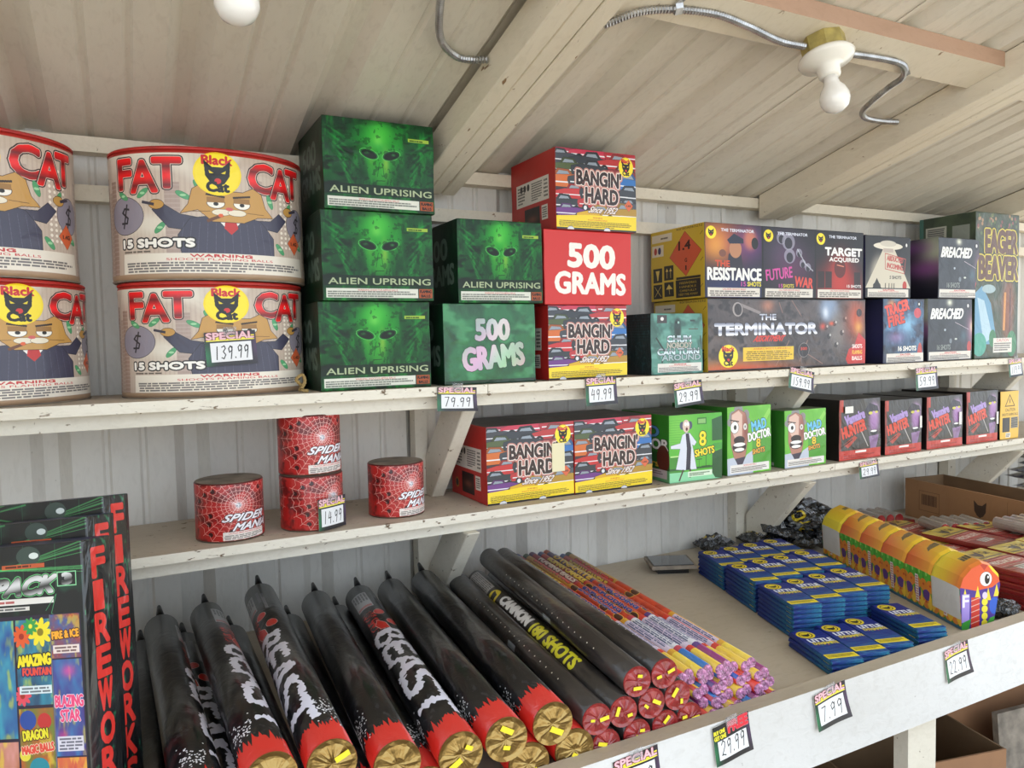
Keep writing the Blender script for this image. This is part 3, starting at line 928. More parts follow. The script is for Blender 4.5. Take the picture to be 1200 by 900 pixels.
def art_trio():
    c = Cv(1300, 440, '14141c')
    W = .333
    # first panel
    def P(i, x): return i * W + x * W
    def glow(i, x, y, rx, ry, col, a, p=1): c.soft(np.exp(-c.ellm(P(i, x), y, rx * W, ry) ** p) * ((np.arange(c.W) / c.W >= i * W) & (np.arange(c.W) / c.W < (i + 1) * W))[None], col, a)
    glow(0, .25, .25, .45, .35, 'd86a20', .9); glow(0, .2, .3, .2, .2, 'f0b040', .7); glow(0, .75, .25, .35, .3, '7a3aa8', .6); glow(0, .78, .2, .12, .15, 'd07a5a', .9, 2)
    glow(0, .5, .9, .8, .3, '1c2a6a', .8)
    c.poly([(P(0, .38), .62), (P(0, .40), .42), (P(0, .5), .30), (P(0, .62), .42), (P(0, .66), .62)], '2c2836')
    c.ell(P(0, .52), .34, .035, .12, 'b8805c'); c.poly([(P(0, .38), .22), (P(0, .5), .13), (P(0, .66), .2), (P(0, .66), .26), (P(0, .42), .27)], '22263c')
    c.ell(P(0, .30), .40, .02, .05, '7a4a3a')
    c.ell(P(0, .86), .25, .02, .08, '18181c')
    c.text('THE', P(0, .18), .50, P(0, .42), .58, 'd04a28', bold=2)
    c.text('RESISTANCE', P(0, .05), .60, P(0, .97), .76, 'f0eee8', bold=4)
    c.text('15', P(0, .62), .78, P(0, .70), .84, 'c04a98', bold=1); c.text('SHOTS', P(0, .73), .78, P(0, .97), .84, 'd8c83a', bold=2)
    # second panel
    glow(1, .4, .35, .4, .35, '5a4a68', .7); glow(1, .6, .6, .4, .3, '702a5a', .5)
    for a, b, d in ((.35, .15, .03), (.48, .2, .04), (.5, .4, .035), (.68, .35, .02), (.75, .5, .02), (.85, .55, .02)):
        c.ell(P(1, a), b, d, d * 3, '9a98a8', .8); c.ell(P(1, a), b + .02, d * .6, d * 2, '2a2834')
    c.line([(P(1, .65), .3), (P(1, .8), .5), (P(1, .95), .6)], 8, 'c0c4cc', .8)
    c.text('FUTURE', P(1, .06), .58, P(1, .55), .73, 'd04a9a', bold=2, rot=-.12)
    c.text('WAR', P(1, .6), .70, P(1, .95), .84, 'd84a3a', bold=3, rot=.08)
    c.text('15', P(1, .3), .80, P(1, .37), .85, 'c04a98', bold=1); c.text('SHOTS', P(1, .38), .80, P(1, .58), .85, 'd8c83a', bold=1)
    # third panel
    glow(2, .5, .8, .5, .3, 'c42a1c', .9); glow(2, .5, .55, .22, .25, 'c43020', .9)
    c.ell(P(2, .5), .55, .04, .14, '4a1410', .8); c.line([(P(2, .44), .5), (P(2, .58), .52)], 6, 'e88a6a')
    for x in (.05, .2, .8): c.rect(P(2, x), .6, P(2, x + .13), .84, '1a1416', .8)
    c.text('TARGET', P(2, .2), .25, P(2, .96), .36, 'f0eeea', bold=4); c.text('ACQUIRED', P(2, .28), .39, P(2, .9), .46, 'e8e4e0', bold=2)
    c.text('15 SHOTS', P(2, .65), .79, P(2, .95), .83, 'e8e4e0', bold=1)
    for i in range(3):
        c.rect(P(i, 0), 0, P(i, .012), 1, '0a0a0e'); c.rect(P(i, .985), 0, P(i, 1), 1, '0a0a0e')
        c.rect(P(i, .05), .865, P(i, .95), .985, 'ddd6ca'); c.small(P(i, .07), .90, P(i, .93), .98, 3, '5a5450', i)
        c.text('CAUTION SHOOTS BALLS', P(i, .3), .87, P(i, .7), .895, 'c03030')
        c.logo(P(i, .11), .13, .029, False)
        c.text('THE TERMINATOR', P(i, .28), .07, P(i, .85), .11, 'd8dce8', bold=1)
    return c

def art_wide():
    c = Cv(1200, 420, '453e40')
    c.soft(np.clip(vnoise(420, 1200, 4, 8, 61) * 2 - .7, 0, 1), '6e625f', .8)
    c.soft(np.clip((vnoise(420, 1200, 8, 20, 62) - .55) * 6, 0, 1), '201c20', .7)
    c.glow(.1, 1.02, .35, .16, 'e0882a', .95); c.glow(.2, .98, .25, .08, 'd0482a', .8); c.glow(.35, .1, .04, .09, 'd88a6a', .7)
    c.line([(.18, .08), (.3, .2)], 18, '9a908e', .8); c.ell(.17, .15, .03, .1, 'a09694', ol='2a2426', ow=2); c.ell(.172, .15, .022, .08, '3a3436')
    for a, b, d, e in ((.42, .05, .44, .2), (.5, .02, .56, .25), (.4, .95, .48, .6), (.6, .8, .7, .95), (.55, .9, .6, .6)): c.line([(a, b), (d, e)], 5, 'a87a68', .7)
    # chrome shapes and fire, abstract
    c.glow(.745, .15, .07, .22, '8aa0c0', .9, p=2); c.glow(.72, .2, .02, .09, 'e8eef8', .8); c.glow(.80, .45, .06, .3, '7e7874', .8, p=2)
    for a, b in ((.72, .42), (.78, .36), (.74, .55), (.83, .5), (.79, .68), (.85, .3)): c.ell(a, b, .012, .04, '2c2628', .8); c.ell(a + .01, b - .02, .006, .02, 'd0ccc8', .8)
    c.glow(.70, .40, .02, .05, 'd0402a', .9); c.glow(.76, .36, .018, .03, 'e05030', .9)
    c.glow(.93, .3, .07, .35, 'c8502a', .9); c.glow(.95, .42, .03, .1, 'e0a040', .9); c.ell(.955, .2, .02, .06, '201414', .8)
    c.poly([(.86, .9), (.88, .75), (.92, .7), (.95, .5), (1, .62), (1, 1), (.88, 1)], 'c42a24')
    for k, t in enumerate(('SHOOTS', 'FLAMING', 'BALLS')): c.text(t, .905, .68 + k * .09, .975, .74 + k * .09, ('f0e8e0', 'e8b83a', 'f0e8e0')[k], bold=1)
    ch = lambda x, y: np.stack([.5 + .45 * np.abs(np.cos(y * 30 + .6)), .52 + .43 * np.abs(np.cos(y * 30 + .6)), .6 + .38 * np.abs(np.cos(y * 30 + .6))], 1)
    c.text('THE', .30, .22, .40, .30, ch, bold=2, ol='201c20', ow=3)
    c.text('TERMINATOR', .04, .35, .66, .50, ch, bold=6, ol='1c1820', ow=3)
    c.text('ASSORTMENT', .26, .52, .44, .60, 'd8382a', bold=2, shear=.1)
    c.rect(.20, .68, .51, .87, 'e8c030'); c.small(.215, .73, .50, .86, 5, '6a5418', 8); c.text('WARNING SHOOTS FLAMING BALLS', .26, .69, .49, .715, 'c03a20')
    c.ell(.575, .74, .033, .10, '2a2428', ol='b0a8a4', ow=2); c.text('500', .555, .70, .595, .74, 'd0402a', bold=1)
    c.logo(.115, .79, .055)
    c.rect(0, 0, 1, .02, '2a262a'); c.rect(0, .975, 1, 1, '2a2222')
    return c

def art_ufo():
    c = Cv(420, 420, '17171a')
    c.poly([(.38, .2), (.62, .2), (1.0, .85), (.0, .85)], 'cfc6b2'); c.glow(.5, .9, .7, .35, 'cfc6b2', .6); c.glow(.3, .6, .2, .3, 'cfc6b2', .8, 0, 2)
    c.ell(.49, .16, .32, .06, 'e0d8c6'); c.ell(.49, .12, .18, .05, 'c8c0b0'); c.rect(.38, .2, .6, .26, 'b8a89c')
    m = c.textm('ABDUCTED', .46, .33, .82, .41, 2, rot=.12) | c.textm('INCOMING', .46, .45, .82, .53, 2, rot=.12)
    c.put(m, 'b85048'); c.line([(.42, .28), (.88, .36), (.85, .6), (.42, .53), (.42, .28)], 5, 'b85048')
    c.text('5 SHOTS', .52, .64, .78, .69, '4a4640', bold=1); c.ell(.24, .8, .08, .05, '2a2a2a'); c.poly([(.15, .84), (.24, .68), (.34, .84)], '2a2a2a')
    for x in (.42, .5, .56, .61): c.rect(x, .76, x + .015, .84, '38342c')
    c.ell(.9, .14, .06, .06, '201c20'); c.ell(.9, .13, .02, .03, 'e8e4e0'); c.ell(.86, .8, .05, .08, 'b8382c')
    c.rect(0, .84, 1, 1, '17171a'); c.warn(.05, .855, .95, .985, 'ddd6ca', l1='CAUTION')
    return c

def art_breach():
    c = Cv(460, 420, '202228')
    c.soft(np.clip(vnoise(420, 460, 5, 5, 71) * 2 - .9, 0, 1), '3a3e46', .8)
    c.glow(.48, .06, .07, .06, 'e8e8d0', .95); c.glow(1.0, .5, .13, .3, 'c07a9a', .8); c.glow(1, .45, .05, .1, 'f0d8b0', .9); c.line([(.6, .38), (.92, .5)], 3, 'd8c0c8')
    c.glow(.3, .5, .08, .16, '0c0e12', .9, p=2); c.ell(.37, .5, .02, .02, 'b0b8c0'); c.ell(.62, .65, .03, .015, 'd0d4c8'); c.ell(.5, .68, .03, .04, '70787e'); c.glow(.8, .6, .08, .1, '3a5a68', .8)
    c.ell(.93, .78, .05, .09, 'b83a34')
    c.text('BREACHED', .06, .16, .76, .32, 'eceae4', bold=4, ol='0a0a0c', ow=3, shear=.06)
    c.text('16 SHOTS', .2, .74, .5, .82, '8a9088', bold=1)
    c.ell(.9, .12, .05, .06, '181418'); c.ell(.9, .11, .02, .03, 'e8e4e0')
    c.rect(0, .85, 1, 1, '2a2c34'); c.warn(.03, .85, .97, .98, 'ddd6ca', l1='CAUTION')
    return c
def art_breach_side():
    c = Cv(300, 420, '1c1a26')
    c.glow(.95, .2, .25, .35, 'c0cfa8', .9); c.glow(.5, .15, .4, .12, '7a3a88', .7); c.glow(.8, .5, .35, .16, '8a4a8a', .8)
    c.text('SHOTS', -.55, .22, .5, .42, 'c0c4b8', bold=2); c.ell(.05, .65, .05, .05, '8fb09a'); c.ell(.25, .64, .05, .05, '8fb09a')
    return c
def art_tracer():
    c = Cv(420, 430, '2c4a6a')
    c.soft(np.clip(vnoise(430, 420, 6, 6, 81) * 2 - .8, 0, 1), '6aa0c8', .9); c.soft(np.clip((vnoise(430, 420, 8, 6, 82) - .52) * 6, 0, 1), '1a1e38', .8)
    c.glow(.6, .4, .16, .18, '8ac0e0', .8); c.glow(.2, .08, .1, .07, 'e08a50', .9); c.ell(.83, .22, .09, .08, 'c8404a'); c.ell(.9, .85, .06, .16, 'b83a30')
    c.glow(.3, .6, .2, .1, 'b07ab0', .6); c.glow(.1, .9, .2, .15, '14181e', .9)
    c.text('TRACER', .05, .06, .62, .22, 'e04a34', bold=5, ol='2a1420', ow=3, rot=-.22)
    c.text('FIRE', .12, .25, .5, .40, 'd84430', bold=5, ol='2a1420', ow=3, rot=-.2)
    c.text('16 SHOTS', .36, .74, .8, .81, 'f0eee8', bold=2, ol='101014', ow=2)
    c.ell(.87, .08, .04, .05, '181418'); c.ell(.87, .08, .02, .02, 'e8e4e0')
    c.rect(0, .85, 1, 1, '28304a'); c.warn(.08, .85, .99, .985, 'ddd6ca', l1='CAUTION')
    return c
def art_dark(col='15151c', glow_='28244a'):
    c = Cv(200, 260, col); c.glow(.9, .5, .3, .6, glow_, .8); c.rect(.3, .92, .42, .97, 'a8a4a0')
    return c
def art_beaver():
    c = Cv(400, 760, '3c4a30')
    c.soft(np.clip(vnoise(760, 400, 10, 6, 91) * 2 - .7, 0, 1), '6a5440', .8); c.soft(np.clip((vnoise(760, 400, 14, 9, 92) - .5) * 5, 0, 1), '2c3a24', .7)
    for i in range(60):
        x, y = rng.rand() * .9 + .05, rng.rand() * .18 + .01; c.ell(x, y, .02, .012, ('a8805a', '8a4a44', '5a6a3a')[i % 3])
    c.glow(.75, .65, .16, .25, '8a4a24', .9, p=2); c.line([(.68, .55), (.66, .80)], 20, 'd08a3a'); c.line([(.80, .52), (.8, .82)], 14, '5a2f1c')
    c.poly([(.0, .55), (.15, .5), (.35, .62), (.45, .8), (.5, .9), (.0, .9)], '6a9ab8'); c.poly([(.05, .58), (.2, .6), (.4, .85), (.2, .9)], 'b0cbd8'); c.ell(.3, .52, .15, .03, 'a0b4b8')
    c.ell(.1, .9, .16, .08, '4aa08a'); c.ell(.4, .86, .08, .06, '3a7a4a'); c.ell(.85, .9, .12, .09, '3a7a4a')
    c.text('EAGER', .22, .12, .95, .27, '64402a', bold=8, ol='d8c440', ow=7, ol2='2a2414', ow2=12)
    c.text('BEAVER', .08, .30, .97, .45, '64402a', bold=8, ol='d8c440', ow=7, ol2='2a2414', ow2=12)
    for i in range(18):
        x, y = rng.rand() * .7 + .1, rng.rand() * .12 + .13 + (.18 if i % 2 else 0)
    c.rect(.42, .86, .86, .96, 'ddd6ca'); c.small(.44, .89, .84, .95, 4, '5a5450', 2); c.text('CAUTION', .5, .865, .78, .885, 'c03030')
    return c
def art_beaver_side():
    c = Cv(200, 760, '2c3a2c')
    c.soft(np.clip(vnoise(760, 200, 9, 4, 95) * 2 - .7, 0, 1), '4a5a40', .8); c.rect(.12, .07, .5, .36, 'b0b0a4'); c.small(.15, .08, .48, .35, 20, '404040', 4); c.rect(.6, .08, .9, .3, '8a9088')
    c.rect(0, 0, .08, 1, '3a6a60')
    return c

def art_doc_lab():
    c = Cv(460, 480, '4fae2e')
    c.glow(.2, .2, .3, .3, '86d048', .6)
    for y in np.arange(.08, .5, .035): c.line([(0, y), (.22, y)], 2, '3a8a28', .7)
    c.rect(.0, .60, .28, .85, '3a8a28'); c.rect(.02, .6, .26, .62, 'b8e08a'); c.rect(.0, .85, 1, 1, '8ad0a0'); c.rect(0, .79, 1, .82, '1e5a20')
    c.poly([(.8, .1), (1, .05), (1, .42), (.8, .42)], '1f5a2c'); c.poly([(.8, .6), (1, .55), (1, 1), (.86, .98), (.8, .9)], '1c5228'); c.rect(.82, .46, 1, .55, '3f9a3a')
    c.rect(.52, .06, .70, .16, '2f7a28'); c.rect(.54, .08, .68, .145, '86b86a')
    c.line([(.68, .6), (.68, .78)], 6, '2f6a2c'); c.line([(.6, .79), (.76, .79)], 6, '1f4a20'); c.line([(.5, .68), (.6, .68)], 8, '2f6a2c'); c.line([(.55, .68), (.55, .82)], 4, '2f6a2c')
    # lab figure: hair, face, coat, legs
    for q in (-1, 1): c.ell(.31 + q * .075, .16, .04, .06, '4a5068')
    c.ell(.31, .17, .065, .095, 'd8c0b0', ol='3a2a28', ow=1); c.ell(.30, .14, .022, .03, 'f4f0ea'); c.ell(.345, .14, .022, .03, 'f4f0ea'); c.ell(.32, .215, .02, .025, '5a2020')
    c.poly([(.31, .27), (.38, .28), (.50, .42), (.46, .47), (.42, .45), (.50, .82), (.28, .82), (.12, .80), (.20, .5), (.03, .49), (.03, .45), (.2, .42), (.24, .3)], 'd8dce6', ol='5a6070', ow=2)
    c.poly([(.30, .28), (.36, .28), (.40, .5), (.38, .82), (.30, .82), (.32, .5)], '2e2c3c')
    c.line([(.25, .82), (.18, .97)], 12, '4a4038'); c.line([(.38, .82), (.38, .93)], 14, '4a4038')
    c.text('8', .56, .27, .68, .48, 'f0dc20', bold=4, ol='141410', ow=5)
    c.text('SHOTS', .47, .52, .84, .62, 'f0dc20', bold=3, ol='141410', ow=5, rot=-.12)
    c.rect(.34, .85, .80, .93, 'd8e8d0'); c.small(.36, .87, .78, .92, 2, '3a5a3a', 1)
    return c
def art_doc_side():
    c = Cv(360, 480, '2a7a24')
    c.glow(.5, .2, .6, .3, '3f9a30', .7); c.rect(.0, .56, 1, .82, '1f5a24'); c.rect(0, .82, 1, 1, '5a9a68')
    c.text('MAD', .1, .18, .80, .34, '5a9ad0', bold=4, ol='141820', ow=4); c.text('DOCTOR', .0, .37, .98, .52, 'e0e4e0', bold=4, ol='141820', ow=4)
    c.text('8', .4, .58, .55, .70, 'd0a83a', bold=3); c.text('SHOTS', .25, .72, .8, .78, 'd0a83a', bold=2); c.ell(.88, .65, .12, .2, '5a2a20')
    c.rect(.05, .82, .95, .95, 'b8b0b0'); c.small(.07, .84, .9, .93, 3, '605a5a', 1)
    return c
def art_doc_face():
    c = Cv(460, 480, '63b531')
    c.soft(np.clip(vnoise(480, 460, 4, 4, 101) * 1.5 - .6, 0, 1), '8ad048', .8); c.rect(.55, .5, 1, .86, '4a9a2c'); c.poly([(.7, .3), (.95, .05), (1, .1), (.75, .4)], 'a8e070', .5)
    for x, y, r in ((.12, .14, .08), (.06, .22, .06), (.42, .12, .07), (.46, .22, .05), (.25, .06, .1)): c.ell(x, y, r, r, '8a8a88')
    c.poly([(.08, .3), (.1, .1), (.25, .04), (.4, .1), (.46, .3), (.44, .5), (.40, .72), (.30, .8), (.15, .76), (.08, .55)], 'b07a68', ol='3a1c18', ow=2)
    c.poly([(.1, .12), (.25, .06), (.33, .12), (.32, .5), (.2, .52), (.1, .35)], 'dcb8a8'); c.glow(.40, .35, .05, .2, '7a3a34', .7)
    c.ell(.16, .30, .085, .085, 'f2efe8', ol='3a1c18', ow=3); c.ell(.17, .30, .03, .035, '202020'); c.ell(.39, .30, .04, .05, 'e0d8d0', ol='3a1c18', ow=2); c.ell(.39, .30, .012, .02, '202020')
    c.line([(.07, .19), (.25, .22)], 8, '3a2a28')
    c.ell(.26, .49, .12, .06, '2a2224'); c.ell(.26, .59, .15, .085, '241418'); c.ell(.26, .555, .13, .03, 'f0eee8'); c.ell(.26, .63, .11, .028, 'f0eee8')
    c.poly([(.0, .75), (.14, .74), (.28, .92), (.42, .72), (.56, .66), (.58, 1), (0, 1)], 'bfc6d4'); c.poly([(.16, .76), (.40, .74), (.28, .94)], '3a3448')
    c.text('MAD', .54, .22, .88, .36, '6ac0e4', bold=4, ol='142030', ow=4, rot=-.15)
    c.text('DOCTOR', .46, .38, .98, .50, 'f0f0ea', bold=4, ol='142018', ow=4, rot=-.12)
    c.text('8', .65, .50, .74, .62, 'e8c82a', bold=3, ol='201c10', ow=4); c.text('SHOTS', .56, .64, .84, .71, 'e8a82a', bold=2, ol='201c10', ow=4, rot=-.1)
    c.rect(.06, .85, .95, .97, 'e4e0da'); c.small(.08, .89, .93, .96, 3, '5a5450', 1); c.text('CAUTION SHOOTS BALLS', .35, .855, .65, .88, 'c03030')
    return c
def art_vampire():
    c = Cv(420, 440, '3e3b38')
    c.soft(np.clip(vnoise(440, 420, 4, 4, 111) * 1.5 - .6, 0, 1), '4f4b45', .8); c.rect(0, 0, .10, .2, 'c8402c', .9); c.rect(0, 0, .05, 1, '9c3426', .8)
    c.glow(.83, .35, .14, .26, 'a878b4', .95, p=2); c.glow(.85, .2, .1, .1, 'c8a0cc', .9); c.poly([(.6, .2), (.72, .08), (.92, .14), (.96, .24), (.8, .22), (.7, .3)], '2a2430'); c.ell(.74, .25, .05, .025, 'd0c850'); c.ell(.89, .24, .04, .02, 'd0c850')
    c.ell(.82, .58, .1, .05, '1a141a'); c.ell(.82, .555, .08, .018, 'f0eeea'); c.poly([(.7, .64), (.95, .62), (.85, .95), (.76, .95)], '8a6a94')
    c.text('Vampire', .14, .22, .60, .42, 'a68ac4', bold=5, ol='241c28', ow=3, rot=-.25)
    c.text('HUNTER', .06, .40, .62, .58, 'd8442e', bold=5, ol='241414', ow=3, rot=-.25)
    c.poly([(.1, .74), (.35, .6), (.42, .64), (.2, .8)], 'b04030'); c.line([(.05, .78), (.3, .66)], 8, '24201f'); c.line([(.52, .55), (.68, .8)], 8, 'b8b0ac'); c.line([(.45, .62), (.5, .9)], 6, '1e1b1a')
    c.rect(.0, .84, 1, 1, 'c03a30'); c.rect(.38, .855, .64, .89, 'ece6e0'); c.small(.1, .91, .9, .98, 2, '8a2620', 1)
    return c
def art_caution():
    c = Cv(420, 420, 'e6b84a')
    c.poly([(.5, .06), (.78, .32), (.22, .32)], '5a4418'); c.poly([(.5, .1), (.72, .30), (.28, .30)], 'e6b84a'); c.rect(.48, .16, .52, .25, '5a4418')
    c.text('CAUTION', .25, .36, .8, .42, '6a5020', bold=1); c.text('SHOOTS FLAMING BALLS', .1, .46, .95, .51, '6a5020', bold=1)
    c.rect(.12, .55, .5, .85, '3c3a3a'); c.rect(.56, .55, .95, .78, '8a8478'); c.small(.57, .56, .94, .77, 6, '282828', 3); c.rect(.3, .87, .55, .97, 'e8e0d0'); c.small(.31, .88, .54, .96, 3, '404040', 4)
    return c
def art_plaincol(col, n='0', seed=1, col2=None):
    c = Cv(200, 200, col)
    if col2: c.soft(np.clip(vnoise(200, 200, 5, 5, seed) * 2 - .8, 0, 1), col2, .8)
    return c
def art_web():
    c = Cv(1536, 480, 'b5221f')
    for k in range(3):
        pass
    for cx in (.30, .80):
        c.soft(np.clip((vnoise(480, 1536, 7, 20, 121) - .5) * 5, 0, 1) * .35, '3a0c0c')
        for i in range(26):
            a = i * 2 * math.pi / 26
            c.line([(cx + .012 * math.cos(a), .38 + .04 * math.sin(a)), (cx + .24 * math.cos(a), .38 + .77 * math.sin(a))], 3, 'e6aca2')
        for j, r in enumerate((.03, .045, .062, .082, .105, .13, .16, .19, .225)):
            pts = []
            for i in range(27):
                a = i * 2 * math.pi / 26
                pts.append((cx + r * math.cos(a), .38 + r * 3.2 * math.sin(a)))
                am = a + math.pi / 26
                pts.append((cx + r * .93 * math.cos(am), .38 + r * .93 * 3.2 * math.sin(am)))
            c.line(pts, 3, 'e6aca2')
            for i in range(26):
                if j > 4 and (i * 7 + j * 3) % 4 == 0 and j < 8:
                    a = (i + .5) * 2 * math.pi / 26; rr = r + .012
                    c.ell(cx + rr * math.cos(a), .38 + rr * 3.2 * math.sin(a), .012, .04, '3a0d0e')
        c.glow(cx, .38, .018, .06, 'e8e4ec', .95); c.ell(cx, .38, .012, .04, '9a98a4')
        for i in range(14):
            a = rng.rand() * 6.28; L = .02 + rng.rand() * .03; c.line([(cx, .38), (cx + L * math.cos(a), .38 + L * 3.2 * math.sin(a))], 2, 'f4f0f2')
        c.text('SPIDER', cx - .08, .53, cx + .14, .65, '2a1a20', bold=8, shear=.12)
        c.text('SPIDER', cx - .08, .53, cx + .14, .65, 'eceaf0', bold=3, shear=.12)
        c.text('MANIA', cx - .03, .69, cx + .16, .81, '2a1a20', bold=8, shear=.12)
        c.text('MANIA', cx - .03, .69, cx + .16, .81, 'eceaf0', bold=3, shear=.12)
        c.rect(cx - .075, .83, cx + .14, .97, 'e4dcd6'); c.small(cx - .07, .88, cx + .135, .96, 3, '5a5452', 1); c.text('CAUTION EMITS SHOWERS OF SPARKS', cx - .05, .84, cx + .12, .87, 'c03030')
    c.rect(0, 0, 1, .02, '5a1412'); c.rect(0, .985, 1, 1, '6a5648')
    return c

def flower(c, x, y, r, col, mid):
    k = c.W / c.H
    for i in range(9):
        a = i * 2 * math.pi / 9
        c.ell(x + r * .6 * math.cos(a), y + r * .6 * math.sin(a) * k, r * .5, r * .22 * k, col, rot=math.atan2(math.sin(a) , math.cos(a)))
    c.ell(x, y, r * .28, r * .28 * k, mid)

def art_pack():
    N_ = 1100
    c = Cv(N_, N_, '14181a')
    for x in (.06, .18, .3, .42, .54, .66, .78, .9): c.line([(x, 0), (x, .15)], 2, '2c6a4a', .8)
    for ox_, oy_ in ((.70, .075), (.25, .06)):
        for a in (-.30, -.26, -.22, -.16, .02, .05, .09, 2.85, 3.0, 3.14, 3.25, -2.9):
            q = .4 + .1 * rng.rand()
            c.line([(ox_, oy_), (ox_ + q * math.cos(a), oy_ + q * .8 * math.sin(a))], 2 + 5 * rng.rand(), '5fd070', .55)
    c.soft(np.clip((vnoise(N_, N_, 14, 14, 131) - .6) * 4, 0, 1) * .35, '2c8a5a')
    c.ell(.80, .035, .045, .03, '3a4a44'); c.ell(.82, .035, .018, .01, 'd8e0dc')
    c.rect(.70, .060, .86, .073, 'c05a34'); c.small(.71, .062, .85, .072, 1, '401c10')
    ch = lambda x, y: np.stack([.2 + .65 * np.abs(np.sin(y * 60 + x * 9))] * 3, 1)
    c.text('POWER', .36, .12, .64, .175, ch, bold=6, ol='0c100e', ow=2, ol2='6ac07a', ow2=5, shear=.1, rot=-.03)
    c.text('PACK', .665, .105, .885, .155, ch, bold=6, ol='0c100e', ow=2, ol2='6ac07a', ow2=5, shear=.12, rot=-.03)
    c.rect(.905, .092, .975, .138, '8ad09a'); c.rect(.909, .096, .971, .134, '14181a'); c.text('3', .925, .10, .957, .13, ch, bold=5)
    c.rect(.40, .168, .89, .186, 'e4e0da'); c.small(.41, .171, .88, .184, 1, 'b04040', 1); c.rect(.40, .193, .80, .205, 'd8d4ce'); c.small(.41, .195, .79, .203, 1, '404040', 2)
    c.line([(.86, .21), (.90, .16), (.88, .22), (.95, .24)], 2, '4aa06a')
    c.rect(.02, .222, .985, .995, '2a2036')
    def panel(xa, ya, xb, yb, base, b2, seed):
        m = c.a[int(ya * N_):int(yb * N_), int(xa * N_):int(xb * N_)]
        n = vnoise(m.shape[0], m.shape[1], 4, 3, seed)[..., None]
        m[:] = C(base) * (1 - n) + C(b2) * n
        q = np.clip((vnoise(m.shape[0], m.shape[1], 5, 5, seed + 1) - .58) * 6, 0, 1)[..., None]
        m[:] = m * (1 - q * .5) + q * .5 * C('f0e040')
    panel(.745, .235, .870, .50, '2c3a5a', '3aa0b8', 141)
    flower(c, .765, .285, .034, 'e05a2a', 'a02a1c'); flower(c, .835, .275, .042, 'f0dc30', '8a7a20'); flower(c, .80, .255, .026, '3a9a4a', 'e8e040'); flower(c, .76, .47, .03, 'e04a5a', 'a02a1c')
    c.text('AMAZING', .748, .345, .868, .378, 'f0dc28', bold=3, ol='1a1a20', ow=4, rot=-.05); c.text('FOUNTAIN', .765, .385, .868, .408, 'e04a3a', bold=2, ol='1a2a60', ow=4)
    c.rect(.75, .44, .868, .465, 'd8e4e8'); c.small(.755, .443, .865, .463, 2, '505860')
    panel(.745, .51, .870, .76, '3a9a3a', 'd84a2a', 151)
    c.ell(.775, .545, .03, .03, '2a4a9a'); c.ell(.835, .55, .025, .025, 'c03030'); c.ell(.81, .69, .035, .03, '2a8a9a'); c.ell(.76, .65, .02, .02, 'e0d040')
    c.text('DRAGON', .755, .575, .845, .605, 'e8dc30', bold=2, ol='402010', ow=3, rot=-.08); c.text('MAGIC BALLS', .75, .62, .865, .645, 'e04a3a', bold=2, ol='e8dcc0', ow=2, rot=-.1)
    c.rect(.755, .72, .865, .75, 'e4e0da'); c.small(.76, .725, .86, .748, 2, '505860')
    panel(.745, .77, .870, .99, 'c83a6a', 'e0a030', 155)
    panel(.876, .225, .98, .36, 'c8381c', '2a6ab8', 161)
    c.text('FIRE & ICE', .878, .275, .975, .298, 'f0a830', bold=2, ol='401c10', ow=3, rot=-.06); c.rect(.88, .32, .975, .345, 'e8d8d0'); c.small(.883, .323, .972, .343, 2, '604040')
    panel(.876, .365, .98, .66, '4a2a7a', '3a8ab8', 171); c.glow(.93, .40, .025, .02, 'e04a9a', .8); c.glow(.90, .60, .02, .02, 'c03a8a', .8)
    c.text('BLAZING', .878, .475, .978, .51, 'e84a7a', bold=2, ol='f0e0ea', ow=2); c.text('STAR', .895, .52, .965, .555, 'e84a7a', bold=2, ol='f0e0ea', ow=2)
    c.rect(.88, .60, .972, .645, 'd8d4e0'); c.small(.883, .603, .97, .643, 4, '505060')
    panel(.876, .665, .98, .99, 'e09a3a', 'c02a4a', 181)
    for k in range(5):
        panel(.03 + k * .143, .235, .166 + k * .143, .60, ('6a2a3a', '2a5a8a', '3a8a4a', '8a2a7a', '2a3a8a')[k], ('e0a030', '7ac0d0', 'e0d040', 'e06a9a', '4ac0c0')[k], 191 + k)
        panel(.03 + k * .143, .61, .166 + k * .143, .99, ('2a5a8a', '8a2a2a', '5a3a8a', '2a7a6a', 'a05a2a')[k], ('e0d040', 'e08a3a', '7ac0d0', 'e0e040', 'e0a0a0')[k], 201 + k)
    c.line([(.873, .225), (.873, .99)], 4, 'a8b0b8', .6)
    return c
def art_pack_side():
    c = Cv(240, 1080, '17191b')
    c.soft(np.clip((vnoise(1080, 240, 30, 8, 211) - .68) * 8, 0, 1), '2c8a5a', .7)
    for i, t in enumerate('FIREWORKS'):
        y = .035 + i * .105
        c.text(t, .30, y, .74 if t != 'I' else .62, y + .088, 'd8362e', bold=7 if t != 'I' else 4)
    return c

